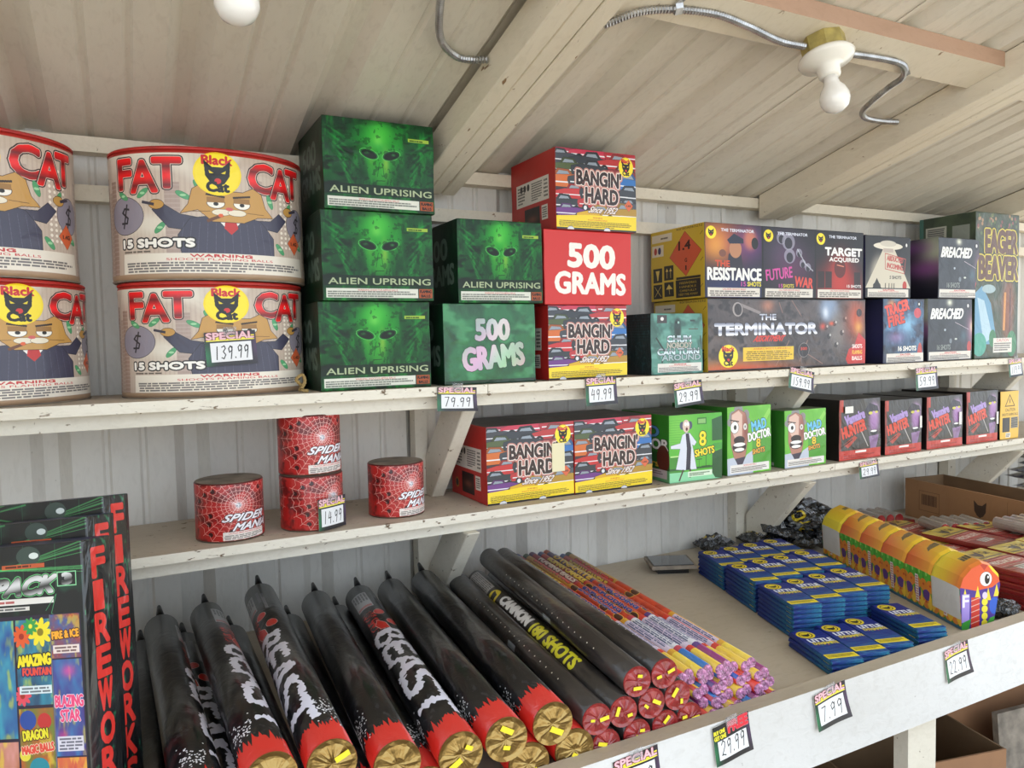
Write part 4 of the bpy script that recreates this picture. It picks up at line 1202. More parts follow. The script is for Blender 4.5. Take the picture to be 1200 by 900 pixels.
def art_beast():
    c = Cv(1100, 400, '111113')
    c.soft(np.clip((vnoise(400, 1100, 22, 60, 221) - .66) * 10, 0, 1), '3a3a40', .6)
    c.rect(0, 0, .045, 1, '0c0c0e')
    for y in (.5,):
        c.rect(.08, y - .02, .21, y + .16, 'b8b8bc'); c.small(.085, y - .01, .155, y + .15, 5, '4a4a50', 2); c.rect(.19, y - .01, .205, y + .15, 'c05a5a', .8); c.rect(.10, y - .13, .23, y - .10, '7a7a80'); c.rect(.08, y - .09, .17, y - .06, '55555c')
        c.text('100 SHOTS', .25, y + .02, .42, y + .15, 'c8281e', bold=0, spiky=(5, 3.0))
        # open muzzle and ears of a black bear-like head
        c.ell(.265, y - .03, .02, .05, 'c8281e', ol='d8d4d0', ow=2); c.ell(.345, y - .10, .022, .05, 'c8281e', ol='d8d4d0', ow=2); c.poly([(.33, y + .04), (.36, y - .02), (.40, y - .03), (.395, y + .05), (.36, y + .08)], 'c8281e', ol='d8d4d0', ow=2)
        for q, (t, xa, xb) in enumerate((('B', .41, .49), ('E', .50, .58), ('A', .58, .69), ('S', .69, .79), ('T', .79, .90))):
            c.text(t, xa, y - .13, xb, y + .17, 'd6d4e0', bold=3, spiky=(7, 4.2), seed=q + 3)
    # torn red band by the mouth
    pts = [(1, 0)]
    r = random.Random(3)
    for i in range(90): pts.append((.925 + (r.random() - .5) * .05 * (1 if i % 2 else .3), i / 89))
    pts.append((1, 1)); c.poly(pts, 'c8281e')
    for i in range(420):
        x, y = .87 + r.gauss(0, .022), r.random()
        if .2 < y % .5 < .38: c.ell(x, y, .0022, .006, 'dcdce0')
    return c
def art_cannon(seed=1):
    c = Cv(1100, 300, '2d2825')
    c.soft(np.clip(vnoise(300, 1100, 5, 9, 231) * 1.6 - .6, 0, 1), '453d38', .8); c.soft(np.clip((vnoise(300, 1100, 9, 12, 232) - .6) * 5, 0, 1), '161414', .8)
    for x in np.arange(.25, .85, .035): c.ell(x, .14, .0025, .008, 'd8cfc0'); c.ell(x, .84, .0025, .008, 'd8cfc0')
    c.rect(0, 0, .05, 1, '26211f')
    c.rect(.02, .4, .19, .68, 'b0aaa6'); c.small(.025, .42, .185, .66, 9, '3a3636', 3)
    c.rect(.05, .71, .3, .78, '4a4440'); c.rect(.1, .2, .3, .3, '4a4440'); c.rect(.2, .29, .235, .37, '1a1816')
    c.ell(.235, .53, .028, .14, 'e4cc28'); c.poly([(.22, .45), (.225, .62), (.25, .58), (.25, .48)], '181614')
    c.small(.29, .56, .46, .66, 1, '8c8078', 9, .5)
    c.text('CANNON', .29, .38, .50, .53, 'e6e4e2', bold=5)
    c.text('180 SHOTS', .53, .38, .80, .55, 'e0d82e', bold=4)
    c.rect(.55, .22, .6, .30, '9aa0a8')
    return c

CANDLES = [('2a4fae', 'f0ead8', 'COLOR CANDLE', 'd8382a'), ('c83828', 'f0d040', 'ROMAN CANDLE', '2a4a9a'), ('5a3a7a', 'e8c030', 'DYNAMITE', 'd85a2a'), ('d09a2c', 'e04028', 'DRAGON FIRE', '3a5a2c'), ('b83a4a', 'f0dcd0', 'FLAMING BALLS', '6a3a7a')]
def art_candle(i):
    a, b, t, d = CANDLES[i]
    c = Cv(900, 120, a)
    c.rect(0, 0, .03, 1, d)
    c.text(t, .08, .40, .34, .62, b, bold=3, ol='2a1414', ow=2)
    c.rect(.36, 0, .66, 1, 'cc4a28')
    c.soft((np.arange(900) / 900 > .36)[None] * (np.arange(900) / 900 < .66)[None] * np.clip((vnoise(120, 900, 3, 22, 240 + i) - .5) * 5, 0, 1), 'a8341c', .8)
    for x in (.38, .47, .56, .64): c.ell(x, .35 + .3 * ((i + int(x * 100)) % 2), .02, .13, '4a2a1c', ol='e0b040', ow=3)
    c.text('EXPLODING', .40, .5, .62, .62, '2a3a8a', bold=2, ol='e0c8b0', ow=1)
    c.rect(.68, .3, .88, .75, 'd4d2d4' if i % 2 == 0 else 'c8b8c8'); c.small(.69, .32, .87, .73, 6, '404a6a', i)
    c.rect(.69, .76, .93, .9, 'd84a3a'); c.rect(.9, 0, 1, 1, (d, 'e0b83a', '8a2a6a', 'e0c040', '2a6ab0')[i]); c.rect(.5, .0, 1, .14, a)
    c.small(.7, .1, .9, .25, 1, 'f0d8d8', 5)
    return c

def art_blue():
    c = Cv(240, 640, '16267c')
    g = np.clip((np.arange(640) / 640 - .35) * 1.8, 0, 1)[:, None] * np.ones((1, 240))
    c.soft(g * .7, '18518c')
    s = np.clip((vnoise(640, 240, 60, 4, 251) - .45) * 3, 0, 1) * g
    c.soft(s, '3f86a0', .7)
    for i in range(5): c.ell(.3 + .1 * i, .5 + .02 * (i % 2), .04, .012, ('c04a3a', '3a9a5a', 'd0a03a')[i % 3], .7)
    c.ell(.34, .15, .28, .12, 'e8cf20'); c.ell(.34, .15, .21, .09, '1a1a14'); c.ell(.34, .15, .18, .077, 'e8cf20'); c.poly([(.20, .11), (.27, .135), (.41, .135), (.48, .11), (.45, .18), (.34, .21), (.23, .18)], '1a1a14')
    c.text('LITTLE', .18, .30, .94, .40, 'e4e8ee', bold=4); c.text('DYNAMITE', .20, .42, .98, .49, 'dcc83a', bold=3)
    c.rect(.02, .80, .98, .93, 'ecd62e'); c.small(.06, .815, .94, .90, 3, '6a5c1c', 1)
    return c
def art_blueside():
    c = Cv(400, 60, '1b2d72')
    g = np.clip((np.arange(400) / 400) * 1.3 - .2, 0, 1)[None, :] * np.ones((60, 1))
    c.soft(g, '1f6a8a', .9); c.soft(np.clip((vnoise(60, 400, 3, 30, 261) - .5) * 4, 0, 1) * g, '2c8a8a', .6)
    c.rect(0, 0, 1, .08, '101a40'); c.rect(0, .92, 1, 1, '0c1434')
    return c
def grad_h(c, stops):
    xs = np.linspace(0, 1, c.W); out = np.stack([np.interp(xs, [s[0] for s in stops], [C(s[1])[k] for s in stops]) for k in range(3)], 1)
    c.a[:] = out[None]
def art_worm_roof(rev=False):
    c = Cv(300, 300, 'e8a030')
    grad_h(c, [(0, 'dd5a2c'), (.3, 'e8943a'), (.6, 'eec234'), (1, 'f4e03c')])
    if rev: c.a[:] = c.a[:, ::-1].copy()
    c.rect(.42, .40, .60, .60, '8a7a50', .8); c.small(.42, .40, .60, .60, 6, '3a3a3a', 1)
    return c
def art_worm_side():
    c = Cv(300, 300, '3f9a34')
    for i in range(4): c.ell(.12 + .25 * i, .12, .11, .17, '58b33c', ol='2f8a30', ow=2); c.ell(.10 + .25 * i, .1, .03, .05, '9ad870')
    for j, y in enumerate((.38, .78)):
        for i in range(5): c.ell(.05 + .23 * i + .08 * j, y, .13, .15, 'e0862c'); c.ell(.05 + .23 * i + .08 * j, y - .02, .035, .03, 'c8482a')
    for i in range(3): c.ell(.18 + .33 * i, .60, .13, .13, '5a2f8a')
    for i in range(4): c.poly([(.0 + .3 * i, .78), (.06 + .3 * i, .5), (.12 + .3 * i, .78), (.2 + .3 * i, .72), (.12 + .3 * i, .86), (.05 + .3 * i, .95), (-.05 + .3 * i, .8)], 'eec23a')
    c.rect(0, .93, 1, 1, '3a6a8a')
    c.rect(.43, .2, .55, .85, 'e4e0dc'); c.small(.44, .22, .54, .83, 10, 'c06060', 1)
    return c
def art_worm_white():
    c = Cv(300, 300, 'e0862c'); c.a[:] = art_worm_side().a; c.rect(.02, 0, .98, .78, 'dcdad8'); c.soft(np.clip((vnoise(300, 300, 4, 4, 271) - .5) * 2, 0, 1) * ((np.arange(300) < 234)[:, None]), 'c8c6c4', .5)
    return c
def art_worm_face():
    c = Cv(360, 420, '4a2f8a')
    c.poly([(0, 0), (1, 0), (1, .33), (.8, .42), (.4, .46), (0, .40)], 'dd5a30'); c.poly([(.55, 0), (1, 0), (1, .32), (.8, .2)], 'eed035'); c.poly([(.5, .1), (.75, .05), (.6, .18)], 'b83a24')
    c.ell(.64, .30, .14, .10, 'f0eeea', ol='5a1c14', ow=2); c.ell(.67, .30, .06, .07, '241814'); c.ell(.69, .275, .02, .02, 'f0f0f0')
    for x, y in ((.15, .5), (.45, .47), (.7, .5), (.9, .45)): c.poly([(x - .07, y + .1), (x, y - .08), (x + .07, y + .1)], 'e8d03a')
    c.rect(.08, .50, .26, .9, 'a08ad0'); c.text('F', .10, .52, .24, .68, 'e8e0f0', bold=3); c.rect(.30, .55, .50, .98, 'c83a2c')
    for i in range(5): c.line([(.3, .6 + i * .08), (.5, .56 + i * .08)], 5, 'e0b0a0')
    for i in range(4): c.ell(.62, .62 + i * .1, .07, .05, 'e8d83a', ol='6a7a20', ow=2)
    c.ell(.85, .68, .12, .12, '2a5ac0'); c.ell(.62, .53, .06, .05, 'd8c8e0'); c.poly([(.1, .9), (.3, .85), (.25, 1), (.05, 1)], '3a9a3a'); c.poly([(.6, 1), (.75, .85), (1, .8), (1, 1)], '4aa040'); c.line([(.02, .45), (.02, 1)], 6, 'e8e070')
    return c
def art_carton():
    c = Cv(1100, 220, 'a07650')
    c.soft(np.clip((vnoise(220, 1100, 2, 60, 281) - .5) * 2, 0, 1), '946a46', .5)
    k = '4a3020'
    for a in (((.08, .25), (.19, .25)), ((.19, .25), (.19, .75)), ((.19, .75), (.08, .75)), ((.08, .75), (.08, .25))): c.line(a, 2, k, .7)
    r = random.Random(2); x = .095
    while x < .175:
        w_ = .001 + r.random() * .004; c.rect(x, .33, min(x + w_, .178), .60, k, .8); x += w_ + .001 + r.random() * .003
    c.poly([(.365, .2), (.385, .3), (.405, .3), (.425, .2), (.422, .45), (.41, .55), (.395, .6), (.38, .55), (.368, .45)], '3c2a20', .9)
    c.text('Cat', .372, .62, .42, .74, '3c2a20', bold=2)
    c.text('The Best You Can Get', .31, .80, .50, .87, k)
    c.line([(.52, .1), (.52, .95)], 2, '7a5638', .8)
    c.text('BC313-24', .60, .35, .76, .50, k, bold=2)
    c.text('BC313-24', .85, .35, .98, .50, k, bold=2)
    return c
def art_redpack():
    c = Cv(420, 560, '8c1f20')
    c.rect(0, 0, 1, .34, 'c9b03a'); c.soft(np.clip((vnoise(560, 420, 6, 6, 291) - .5) * 3, 0, 1) * ((np.arange(560) < 190)[:, None]), 'e0d080', .6)
    c.poly([(.30, .06), (.38, .12), (.50, .12), (.58, .06), (.56, .2), (.44, .27), (.32, .2)], '1a1612'); c.text('Cat', .62, .1, .8, .2, '1a1612', bold=3); c.rect(.05, .27, .95, .31, '2a2018', .6)
    c.rect(.05, .38, .95, .62, 'a82824'); c.line([(.06, .39), (.94, .39), (.94, .61), (.06, .61), (.06, .39)], 4, 'e0c8c0'); c.text('FIRECRACKERS', .12, .44, .88, .54, 'e8dcd0', bold=2)
    c.rect(.3, .66, .7, .78, 'd8cfc8'); c.small(.32, .67, .68, .77, 3, '404040', 2); c.rect(0, .9, 1, 1, '701818')
    return c
def art_blackpack():
    c = Cv(300, 380, '17181a')
    c.soft(np.clip((vnoise(380, 300, 10, 10, 301) - .6) * 8, 0, 1), 'b0b4b8', .6)
    c.ell(.5, .2, .2, .16, 'dcc030'); c.ell(.5, .2, .12, .1, '1a1a16'); c.rect(.25, .42, .75, .52, 'b8bac0'); c.small(.27, .43, .73, .51, 2, '303030', 1); c.rect(.6, .6, .9, .9, '8a8c90')
    return c

def art_tag(price, head='SPECIAL'):
    c = Cv(300, 220, '1c1a1e')
    c.glow(0, .7, .15, .4, '1f7a4a', .9); c.glow(1, .5, .12, .4, '5a3a6a', .7)
    if head == 'SPECIAL':
        c.rect(.03, .13, .97, .27, 'e8d838')
        c.text('SPECIAL', .04, .03, .96, .22, 'e8b8c0', bold=3, ol='5a1420', ow=4)
        c.rect(.06, .24, .94, .27, 'ece050')
    else:
        c.text('BUY ONE', .03, .12, .32, .22, 'e8dc30', bold=2); c.text('GET ONE', .03, .26, .34, .36, 'e8dc30', bold=2); c.text('FREE', .42, .05, .96, .30, 'd8283a', bold=6, ol='f0d0d0', ow=1)
    c.rect(.10, .32 if head == 'SPECIAL' else .40, .90, .88, 'e6e6e8')
    c.hand(price, .16, .42, .86, .80, 6)
    return c

# ------------------------------------------------------------------ printed cartons
def pm(name, cv, **k): return print_mat(name, cv, **k)
FILM = dict(rough=.4, coat=.22, wrinkle=.25, wscale=14)
CARD = dict(rough=.45, coat=.08, wrinkle=.06, wscale=5)
P = {}
def reg(key, cv, kind=CARD, **k):
    a = dict(kind); a.update(k); P[key] = pm(key, cv, **a)
reg('alien_print', art_alien(), FILM, wrinkle=.12, coat=.12, spec=.3)
reg('alien_side', art_green_side())
reg('green_500_print', art_500green(), FILM, wrinkle=.3)
reg('cars_print', art_cars(), FILM, wrinkle=.1)
reg('red_side', art_redside())
reg('red_500_print', art_red500())
reg('teal_print', art_skull(), FILM); reg('teal_side', art_tealside(), FILM)
reg('yellow_side', art_yellow()); reg('trio_print', art_trio()); reg('long_print', art_wide(), FILM)
reg('saucer_print', art_ufo()); reg('breach_print', art_breach(), FILM, wrinkle=.1); reg('breach_side', art_breach_side())
reg('tracer_print', art_tracer(), FILM); reg('dark_side', art_dark('15172a', '2a2c60'))
reg('beaver_print', art_beaver(), FILM); reg('beaver_side', art_beaver_side(), FILM)
reg('lab_print', art_doc_lab(), FILM, wrinkle=.1); reg('lab_side', art_doc_side()); reg('doctor_print', art_doc_face(), FILM, wrinkle=.12); reg('green_side', art_dark('2a6a20', '3f8a2c'))
reg('vampire_print', art_vampire(), FILM, wrinkle=.35); reg('black_side', art_dark('17130f', '1c1414'))
reg('caution_print', art_caution())
reg('car_top', art_plaincol('3a3432', seed=5, col2='75685c')); reg('green_top', art_plaincol('4f5f40', seed=6, col2='8f8a78')); reg('black_top', art_plaincol('332c2a', seed=8, col2='5d544c'), FILM)
reg('alien_top', art_plaincol('0c2a18', seed=7, col2='1c5a30'))

def carton(name, w_, d, h, front, left, right, top, other, parent=None, jit=.0012, seed=0):
    """printed box with soft corners and slightly bulging faces; origin at front left bottom"""
    bm = bmesh.new()
    box(bm, 0, w_, 0, d, 0, h)
    bmesh.ops.subdivide_edges(bm, edges=bm.edges[:], cuts=3, use_grid_fill=True)
    r = random.Random(seed)
    for v in bm.verts:
        x, y, z = v.co
        a = [abs(x / w_ * 2 - 1), abs(y / d * 2 - 1), abs(z / h * 2 - 1)]
        # crushed edges and a slight bulge of the flat faces
        on = [q > .999 for q in a]
        if sum(on) == 1 and a[2] < .999:
            b = .0018 * (1 - max(q for q, o in zip(a, on) if not o) ** 2)
            if on[0]: v.co.x += b * (1 if x > w_ / 2 else -1)
            if on[1]: v.co.y += b * (1 if y > d / 2 else -1)
        if sum(on) >= 2 and 0 < z < h:
            v.co += Vector((r.uniform(-1, 1), r.uniform(-1, 1), 0)) * jit
    es = [e for e in bm.edges if len(e.link_faces) == 2 and e.calc_face_angle(0) > 1.0]
    bmesh.ops.bevel(bm, geom=es, offset=.0025, segments=2, affect='EDGES', profile=.6)
    bm.normal_update()
    uv = bm.loops.layers.uv.verify()
    mats = [front, left, right, top, other]
    for f in bm.faces:
        n = f.normal
        ax = max(range(3), key=lambda i: abs(n[i]))
        if ax == 1 and n.y < 0: mi = 0
        elif ax == 0 and n.x < 0: mi = 1
        elif ax == 0: mi = 2
        elif ax == 2 and n.z > 0: mi = 3
        else: mi = 4
        f.material_index = mi
        for l in f.loops:
            x, y, z = l.vert.co
            if mi in (0, ): u, v = x / w_, z / h
            elif mi == 1: u, v = 1 - y / d, z / h
            elif mi == 2: u, v = y / d, z / h
            elif mi == 3: u, v = x / w_, y / d
            else: u, v = (1 - x / w_, z / h) if ax == 1 else (x / w_, 1 - y / d)
            l[uv].uv = (min(max(u, .002), .998), min(max(v, .002), .998))
    return mesh_obj(name, bm, mats, parent)

KIND = {
    'alien': ('alien_print', 'alien_side', 'alien_side', 'alien_top', 'alien_top'),
    'g500': ('green_500_print', 'alien_side', 'alien_side', 'alien_top', 'alien_top'),
    'cars': ('cars_print', 'red_side', 'red_side', 'car_top', 'red_side'),
    'r500': ('red_500_print', 'red_side', 'red_side', 'car_top', 'red_side'),
    'teal': ('teal_print', 'teal_side', 'teal_side', 'teal_side', 'teal_side'),
    'trio': ('trio_print', 'yellow_side', 'yellow_side', 'black_top', 'trio_print'),
    'long': ('long_print', 'yellow_side', 'yellow_side', 'black_top', 'long_print'),
    'saucer': ('saucer_print', 'dark_side', 'dark_side', 'black_top', 'dark_side'),
    'breach': ('breach_print', 'breach_side', 'breach_side', 'black_top', 'breach_side'),
    'tracer': ('tracer_print', 'dark_side', 'dark_side', 'black_top', 'dark_side'),
    'beaver': ('beaver_print', 'beaver_side', 'beaver_side', 'beaver_side', 'beaver_side'),
    'lab': ('lab_print', 'lab_side', 'lab_side', 'green_top', 'green_side'),
    'doc': ('doctor_print', 'green_side', 'green_side', 'green_top', 'green_side'),
    'vamp': ('vampire_print', 'black_side', 'black_side', 'black_top', 'black_side'),
    'caution': ('caution_print', 'black_side', 'black_side', 'black_top', 'black_side'),
}
bseed = [0]
def put(kind, x, y, z, w_, d, h, label, group=None, rz=0):
    bseed[0] += 1
    o = carton('firework_box', w_, d, h, *[P[k] for k in KIND[kind]], seed=bseed[0])
    o.location = (x, y, z); o.rotation_euler = (0, 0, math.radians(rz))
    return tag(o, label, 'box', group)

U = 1.4905; G = .0012
GA = 'green boxes with an alien face on the upper shelf'
put('alien', .425, 1.828, U, .287, .272, .219, 'green alien face box at the bottom of the tall stack, film wrapped', GA, .6)
put('alien', .438, 1.829, U + .2205, .287, .272, .221, 'green alien face box in the middle of the three high stack', GA, 0)
put('alien', .449, 1.829, U + .443, .285, .272, .222, 'green alien face box topmost of the tall stack, close under the roof', GA, -.3)
put('alien', .795, 1.83, U + .2165, .256, .27, .222, 'green alien face box standing on the green 500 grams box', GA, 0)
put('g500', .748, 1.828, U, .275, .272, .215, 'green box lettered 500 grams in silver under an alien box', None, .3)
GC = 'red boxes printed with old cars'
o = put('cars', 1.066, 1.83, U, .271, .27, .212, 'box of old cars at the bottom of the upper shelf stack with red sides', GC, .2)
put('r500', 1.060, 1.835, U + .2135, .300, .265, .211, 'plain red box lettered 500 grams in white', None, .2)
put('cars', 1.100, 1.83, U + .426, .275, .272, .228, 'box of old cars topmost of its stack, near the sloping roof', GC, -.4)
put('teal', 1.424, 1.828, U, .205, .22, .188, 'small teal box with a dark figure and silver lettering', None, .5)
put('long', 1.652, 1.832, U, .745, .27, .236, 'long dark box with chrome lettering and flames above the 159.99 card', None, 0)
put('trio', 1.641, 1.832, U + .2375, .745, .27, .237, 'long box with three dark panels and a yellow end with an orange diamond', None, 0)
put('tracer', 2.492, 1.83, U, .236, .26, .240, 'blue and black box with slanted red lettering', None, 0)
put('saucer', 2.393, 1.83, U + .2425, .254, .26, .226, 'dark box with a white flying saucer and a red stamp', None, 0)
put('breach', 2.752, 1.83, U, .280, .27, .242, 'dark box with white lettering at shelf level beside the tall brown box', 'dark boxes with slanted white lettering', 0)
put('breach', 2.812, 1.83, U + .2435, .270, .27, .236, 'dark box with white lettering on top, purple side lettered SHOTS', 'dark boxes with slanted white lettering', 0)
put('beaver', 3.050, 1.83, U, .300, .24, .592, 'tall brown and green box at the right end of the upper shelf', None, 0)
L = 1.1515
ca = put('cars', .874, 1.848, L, .281, .25, .218, 'box of old cars on the lower shelf with a cream tag, beside the brace', GC, .0)
put('cars', 1.1565, 1.846, L, .281, .25, .218, 'box of old cars on the lower shelf next to the green laboratory box', GC, .2)
put('lab', 1.488, 1.826, L, .205, .27, .212, 'green box printed with a laboratory and a man in a white coat', None, -3.2)
GD = 'green boxes with a mad scientist face'
put('doc', 1.722, 1.822, L, .196, .27, .224, 'larger green box with a staring bald man in a white collar', GD, .6)
put('doc', 1.975, 1.818, L, .200, .083, .197, 'lower green box with a staring bald man, next to the black boxes', GD, 0)
GV = 'black and red boxes with a purple vampire face'
put('vamp', 2.243, 1.818, L, .222, .283, .218, 'black vampire box with a small white label, nearest of the four', GV, 0)
put('vamp', 2.489, 1.818, L, .212, .283, .203, 'second black vampire box from the green boxes', GV, 0)
put('vamp', 2.733, 1.818, L, .225, .283, .203, 'third black vampire box with a cream fuse tag at its right edge', GV, 0)
put('vamp', 2.984, 1.818, L, .210, .283, .210, 'fourth black vampire box, beside the yellow caution box', GV, 0)
put('caution', 3.212, 1.818, L, .132, .27, .200, 'yellow box with a warning triangle at the right of the lower shelf', None, 0)
bm = bmesh.new(); box(bm, 0, .042, -.0022, -.0008, 0, .082); bevel(bm, .0004)
t_ = mesh_obj('fuse_tag', bm, M_cream, ca, (.205, -.002, .075))
tag(t_, 'cream paper fuse tag')
# label parts on some vampire boxes
vs = [o for o in COL.objects if o.get('group') == GV]
for o, (x, z, w_, h) in zip(vs, ((.025, .17, .042, .024), (.195, .09, .012, .045), (.195, .085, .016, .05), (.195, .07, .012, .05))):
    bm = bmesh.new(); box(bm, 0, w_, -.0022, -.0008, 0, h)
    tag(mesh_obj('sticker', bm, M_white, o, (x, -.003, z)), 'small white sticker')

# ------------------------------------------------------------------ drums and cans
M_drum = pm('drum_wrap', art_drum(), rough=.42, coat=.25, wrinkle=.2, wscale=8)
def drum(label, x, y, z, h, rx, ry, turn=0):
    root = tag(empty('firework_drum', (x, y, z), (0, 0, turn)), label, 'drum', 'big printed drums on the upper shelf')
    bm = bmesh.new()
    prof = [(1.0, .003), (1.006, .012), (1.0, .06), (.998, h * .5), (1.0, h - .05), (1.004, h - .014), (.992, h - .006)]
    # print is centred on the -Y side
    lathe(bm, [(r, zz) for r, zz in prof], 96, sx=rx, sy=ry, u0=.0)
    mesh_obj('wrap', bm, M_drum, root, smooth=True)
    bm = bmesh.new(); lathe(bm, [(.985, h - .0058), (1.002, h - .005), (1.003, h - .001), (.985, h + .002), (0, h + .003)], 64, sx=rx, sy=ry)
    tag(mesh_obj('lid', bm, M_red, root, smooth=False), 'red paper lid')
    bm = bmesh.new(); lathe(bm, [(0, 0), (1.0, 0), (1.01, .0028)], 64, sx=rx, sy=ry)
    mesh_obj('base', bm, M_kraft, root)
    return root
H = .262
RX, RY = .214, .154
drum('big drum of the cat in a suit, upper one beside the green alien stack', .208, 1.992, U + H + .0045, .296, RX + .004, RY, -.07)
drum('big drum with the 139.99 card, at the shelf beside the green alien stack', .207, 1.990, U, H, RX - .004, RY, -.01)
drum('big drum partly cut off, upper one at the left end', -.295, 1.990, U + H + .0045, .303, RX + .004, RY, .2)
drum('big drum partly cut off, lower one at the left end', -.270, 1.988, U, H, RX - .002, RY, .50)

M_web = pm('web_wrap', art_web(), rough=.4, coat=.2, wrinkle=.15)
def can(label, x, y, z, r, h, turn):
    root = tag(empty('firework_can', (x, y, z), (0, 0, turn)), label, 'can', 'small red cans with a web pattern')
    bm = bmesh.new(); lathe(bm, [(r, .001), (r * 1.004, .006), (r * .998, h * .5), (r, h - .003), (r * .97, h)], 48)
    mesh_obj('wrap', bm, M_web, root, smooth=True)
    bm = bmesh.new(); lathe(bm, [(r * .96, h - .004), (r * .955, h + .0005), (0, h + .0005)], 40)
    tag(mesh_obj('top_disc', bm, M_kraft, root), 'grey cardboard top')
    return root
can('small red web can alone at the left of the lower shelf', .2140, 1.905, L, .078, .137, math.radians(-10))
can('small red web can with the 14.99 card, bottom of the pair', .409, 1.902, L, .0775, .134, math.radians(12))
can('small red web can topmost of the pair', .4085, 1.905, L + .136, .0765, .147, math.radians(-6))
can('small red web can nearest the wooden brace', .6365, 1.918, L, .074, .139, math.radians(-4))

# ------------------------------------------------------------------ wick curl by the drum
bm = bmesh.new()
tube_path(bm, smooth_path([(0, 0, .008), (.008, .004, .02), (-.004, .006, .035), (.01, .002, .046), (.012, -.006, .03), (.0, -.01, .012), (.016, -.012, .007)], .003), .004, 6, .12)
tag(mesh_obj('wick', bm, M_jute, None, (.375, 1.835, U - .0035), (0, 0, .3)), 'twist of brown wick on the upper shelf between drum and alien box', 'wick')

# ------------------------------------------------------------------ aerial tubes on the table
M_beast = pm('beast_wrap', art_beast(), rough=.3, coat=.5, wrinkle=.12, wscale=16, spec=.4)
def long_tube(name, mat, rad, Ln, cap_mat, cap_r=1.0, nose=True, seg=28):
    """tube along +X from the back (0) to the mouth; local y is the up side of the print"""
    root = empty(name)
    def along(bm):
        # lathe is about z; turn it so that z -> x, with uv u along, v around
        uv = bm.loops.layers.uv.verify()
        for v in bm.verts:
            x, y, z = v.co
            v.co = Vector((z, y, x))
        for f in bm.faces:
            for l in f.loops:
                a, b = l[uv].uv
                l[uv].uv = (b, (a + .5) % 1.0 if abs(a) <= 1 else a)
        for f in bm.faces:
            vs = [l[uv].uv.y for l in f.loops]
            if max(vs) - min(vs) > .5:
                for l in f.loops:
                    if l[uv].uv.y < .5: l[uv].uv.y += 1
        bmesh.ops.recalc_face_normals(bm, faces=bm.faces[:])
    bm = bmesh.new(); lathe(bm, [(rad * .93, 0), (rad, .004), (rad * 1.01, Ln * .3), (rad, Ln * .6), (rad * 1.005, Ln)], seg); along(bm)
    mesh_obj('wrap', bm, mat, root, smooth=True)
    bm = bmesh.new(); lathe(bm, [(rad * 1.0, Ln + .0003), (rad * 1.02, Ln + .001), (rad * 1.0, Ln + .003), (rad * .8, Ln + .001), (rad * .3, Ln + .004), (0, Ln + .002)], seg)
    r = random.Random(int(rad * 1e4))
    for v in bm.verts:
        if math.hypot(v.co.x, v.co.y) < rad * .9: v.co.z += r.uniform(-.0015, .002)
    along(bm)
    mesh_obj('end_cap', bm, cap_mat, root)
    if nose:
        bm = bmesh.new(); lathe(bm, [(rad * .9, -.0003), (rad * .6, -.004), (0, -.006)], 20); along(bm)
        mesh_obj('end_disc', bm, M_black, root, smooth=True)
        bm = bmesh.new(); lathe(bm, [(.0125, 0), (.012, -.02), (.006, -.052), (0, -.056)], 14)
        for v in bm.verts:
            x, y, z = v.co
            v.co = Vector((z + .001, y * .8, x * 1.0 + .020 - z * .38))
        bmesh.ops.recalc_face_normals(bm, faces=bm.faces[:])
        mesh_obj('spike', bm, M_black, root, smooth=True)
    return root
def stickers(root, rad, Ln, n, seed, mat=None):
    r = random.Random(seed); a0 = r.uniform(0, 6.28)
    for i in range(n):
        a = a0 + i * 3.0; q = r.uniform(.32, .5) * rad
        bm = bmesh.new()
        w_, h_ = (rad * .31, rad * .12) if i == 0 else (rad * .17, rad * .095)
        c_, s_ = math.cos(r.uniform(-.6, .6)), math.sin(r.uniform(-.6, .6))
        vs = []
        for dx in (0, .0009):
            for u_, v_ in ((-w_, -h_), (w_, -h_), (w_, h_), (-w_, h_)):
                vs.append(bm.verts.new((Ln + .0062 + dx, q * math.cos(a) + u_ * c_ - v_ * s_, q * math.sin(a) + u_ * s_ + v_ * c_)))
        for f in ((0, 3, 2, 1), (4, 5, 6, 7), (0, 1, 5, 4), (1, 2, 6, 5), (2, 3, 7, 6), (3, 0, 4, 7)): bm.faces.new([vs[k] for k in f])
        mesh_obj('sticker', bm, M_yel, root)
def lay(root, back, front, Ln, roll):
    """place a tube with its mouth centre at front, pointing from back"""
    b, f = Vector(back), Vector(front)
    x = (f - b).normalized()
    up = Vector((0, 0, 1))
    y = up.cross(x).normalized(); z = x.cross(y)
    Mx = Matrix((x, y, z)).transposed() @ Matrix.Rotation(math.radians(roll), 3, 'X')
    root.location = f - x * Ln
    root.rotation_euler = Mx.to_euler()
    for ch in root.children:
        if ch.name.startswith('spike'): ch.rotation_euler = (math.radians(-roll), 0, 0)

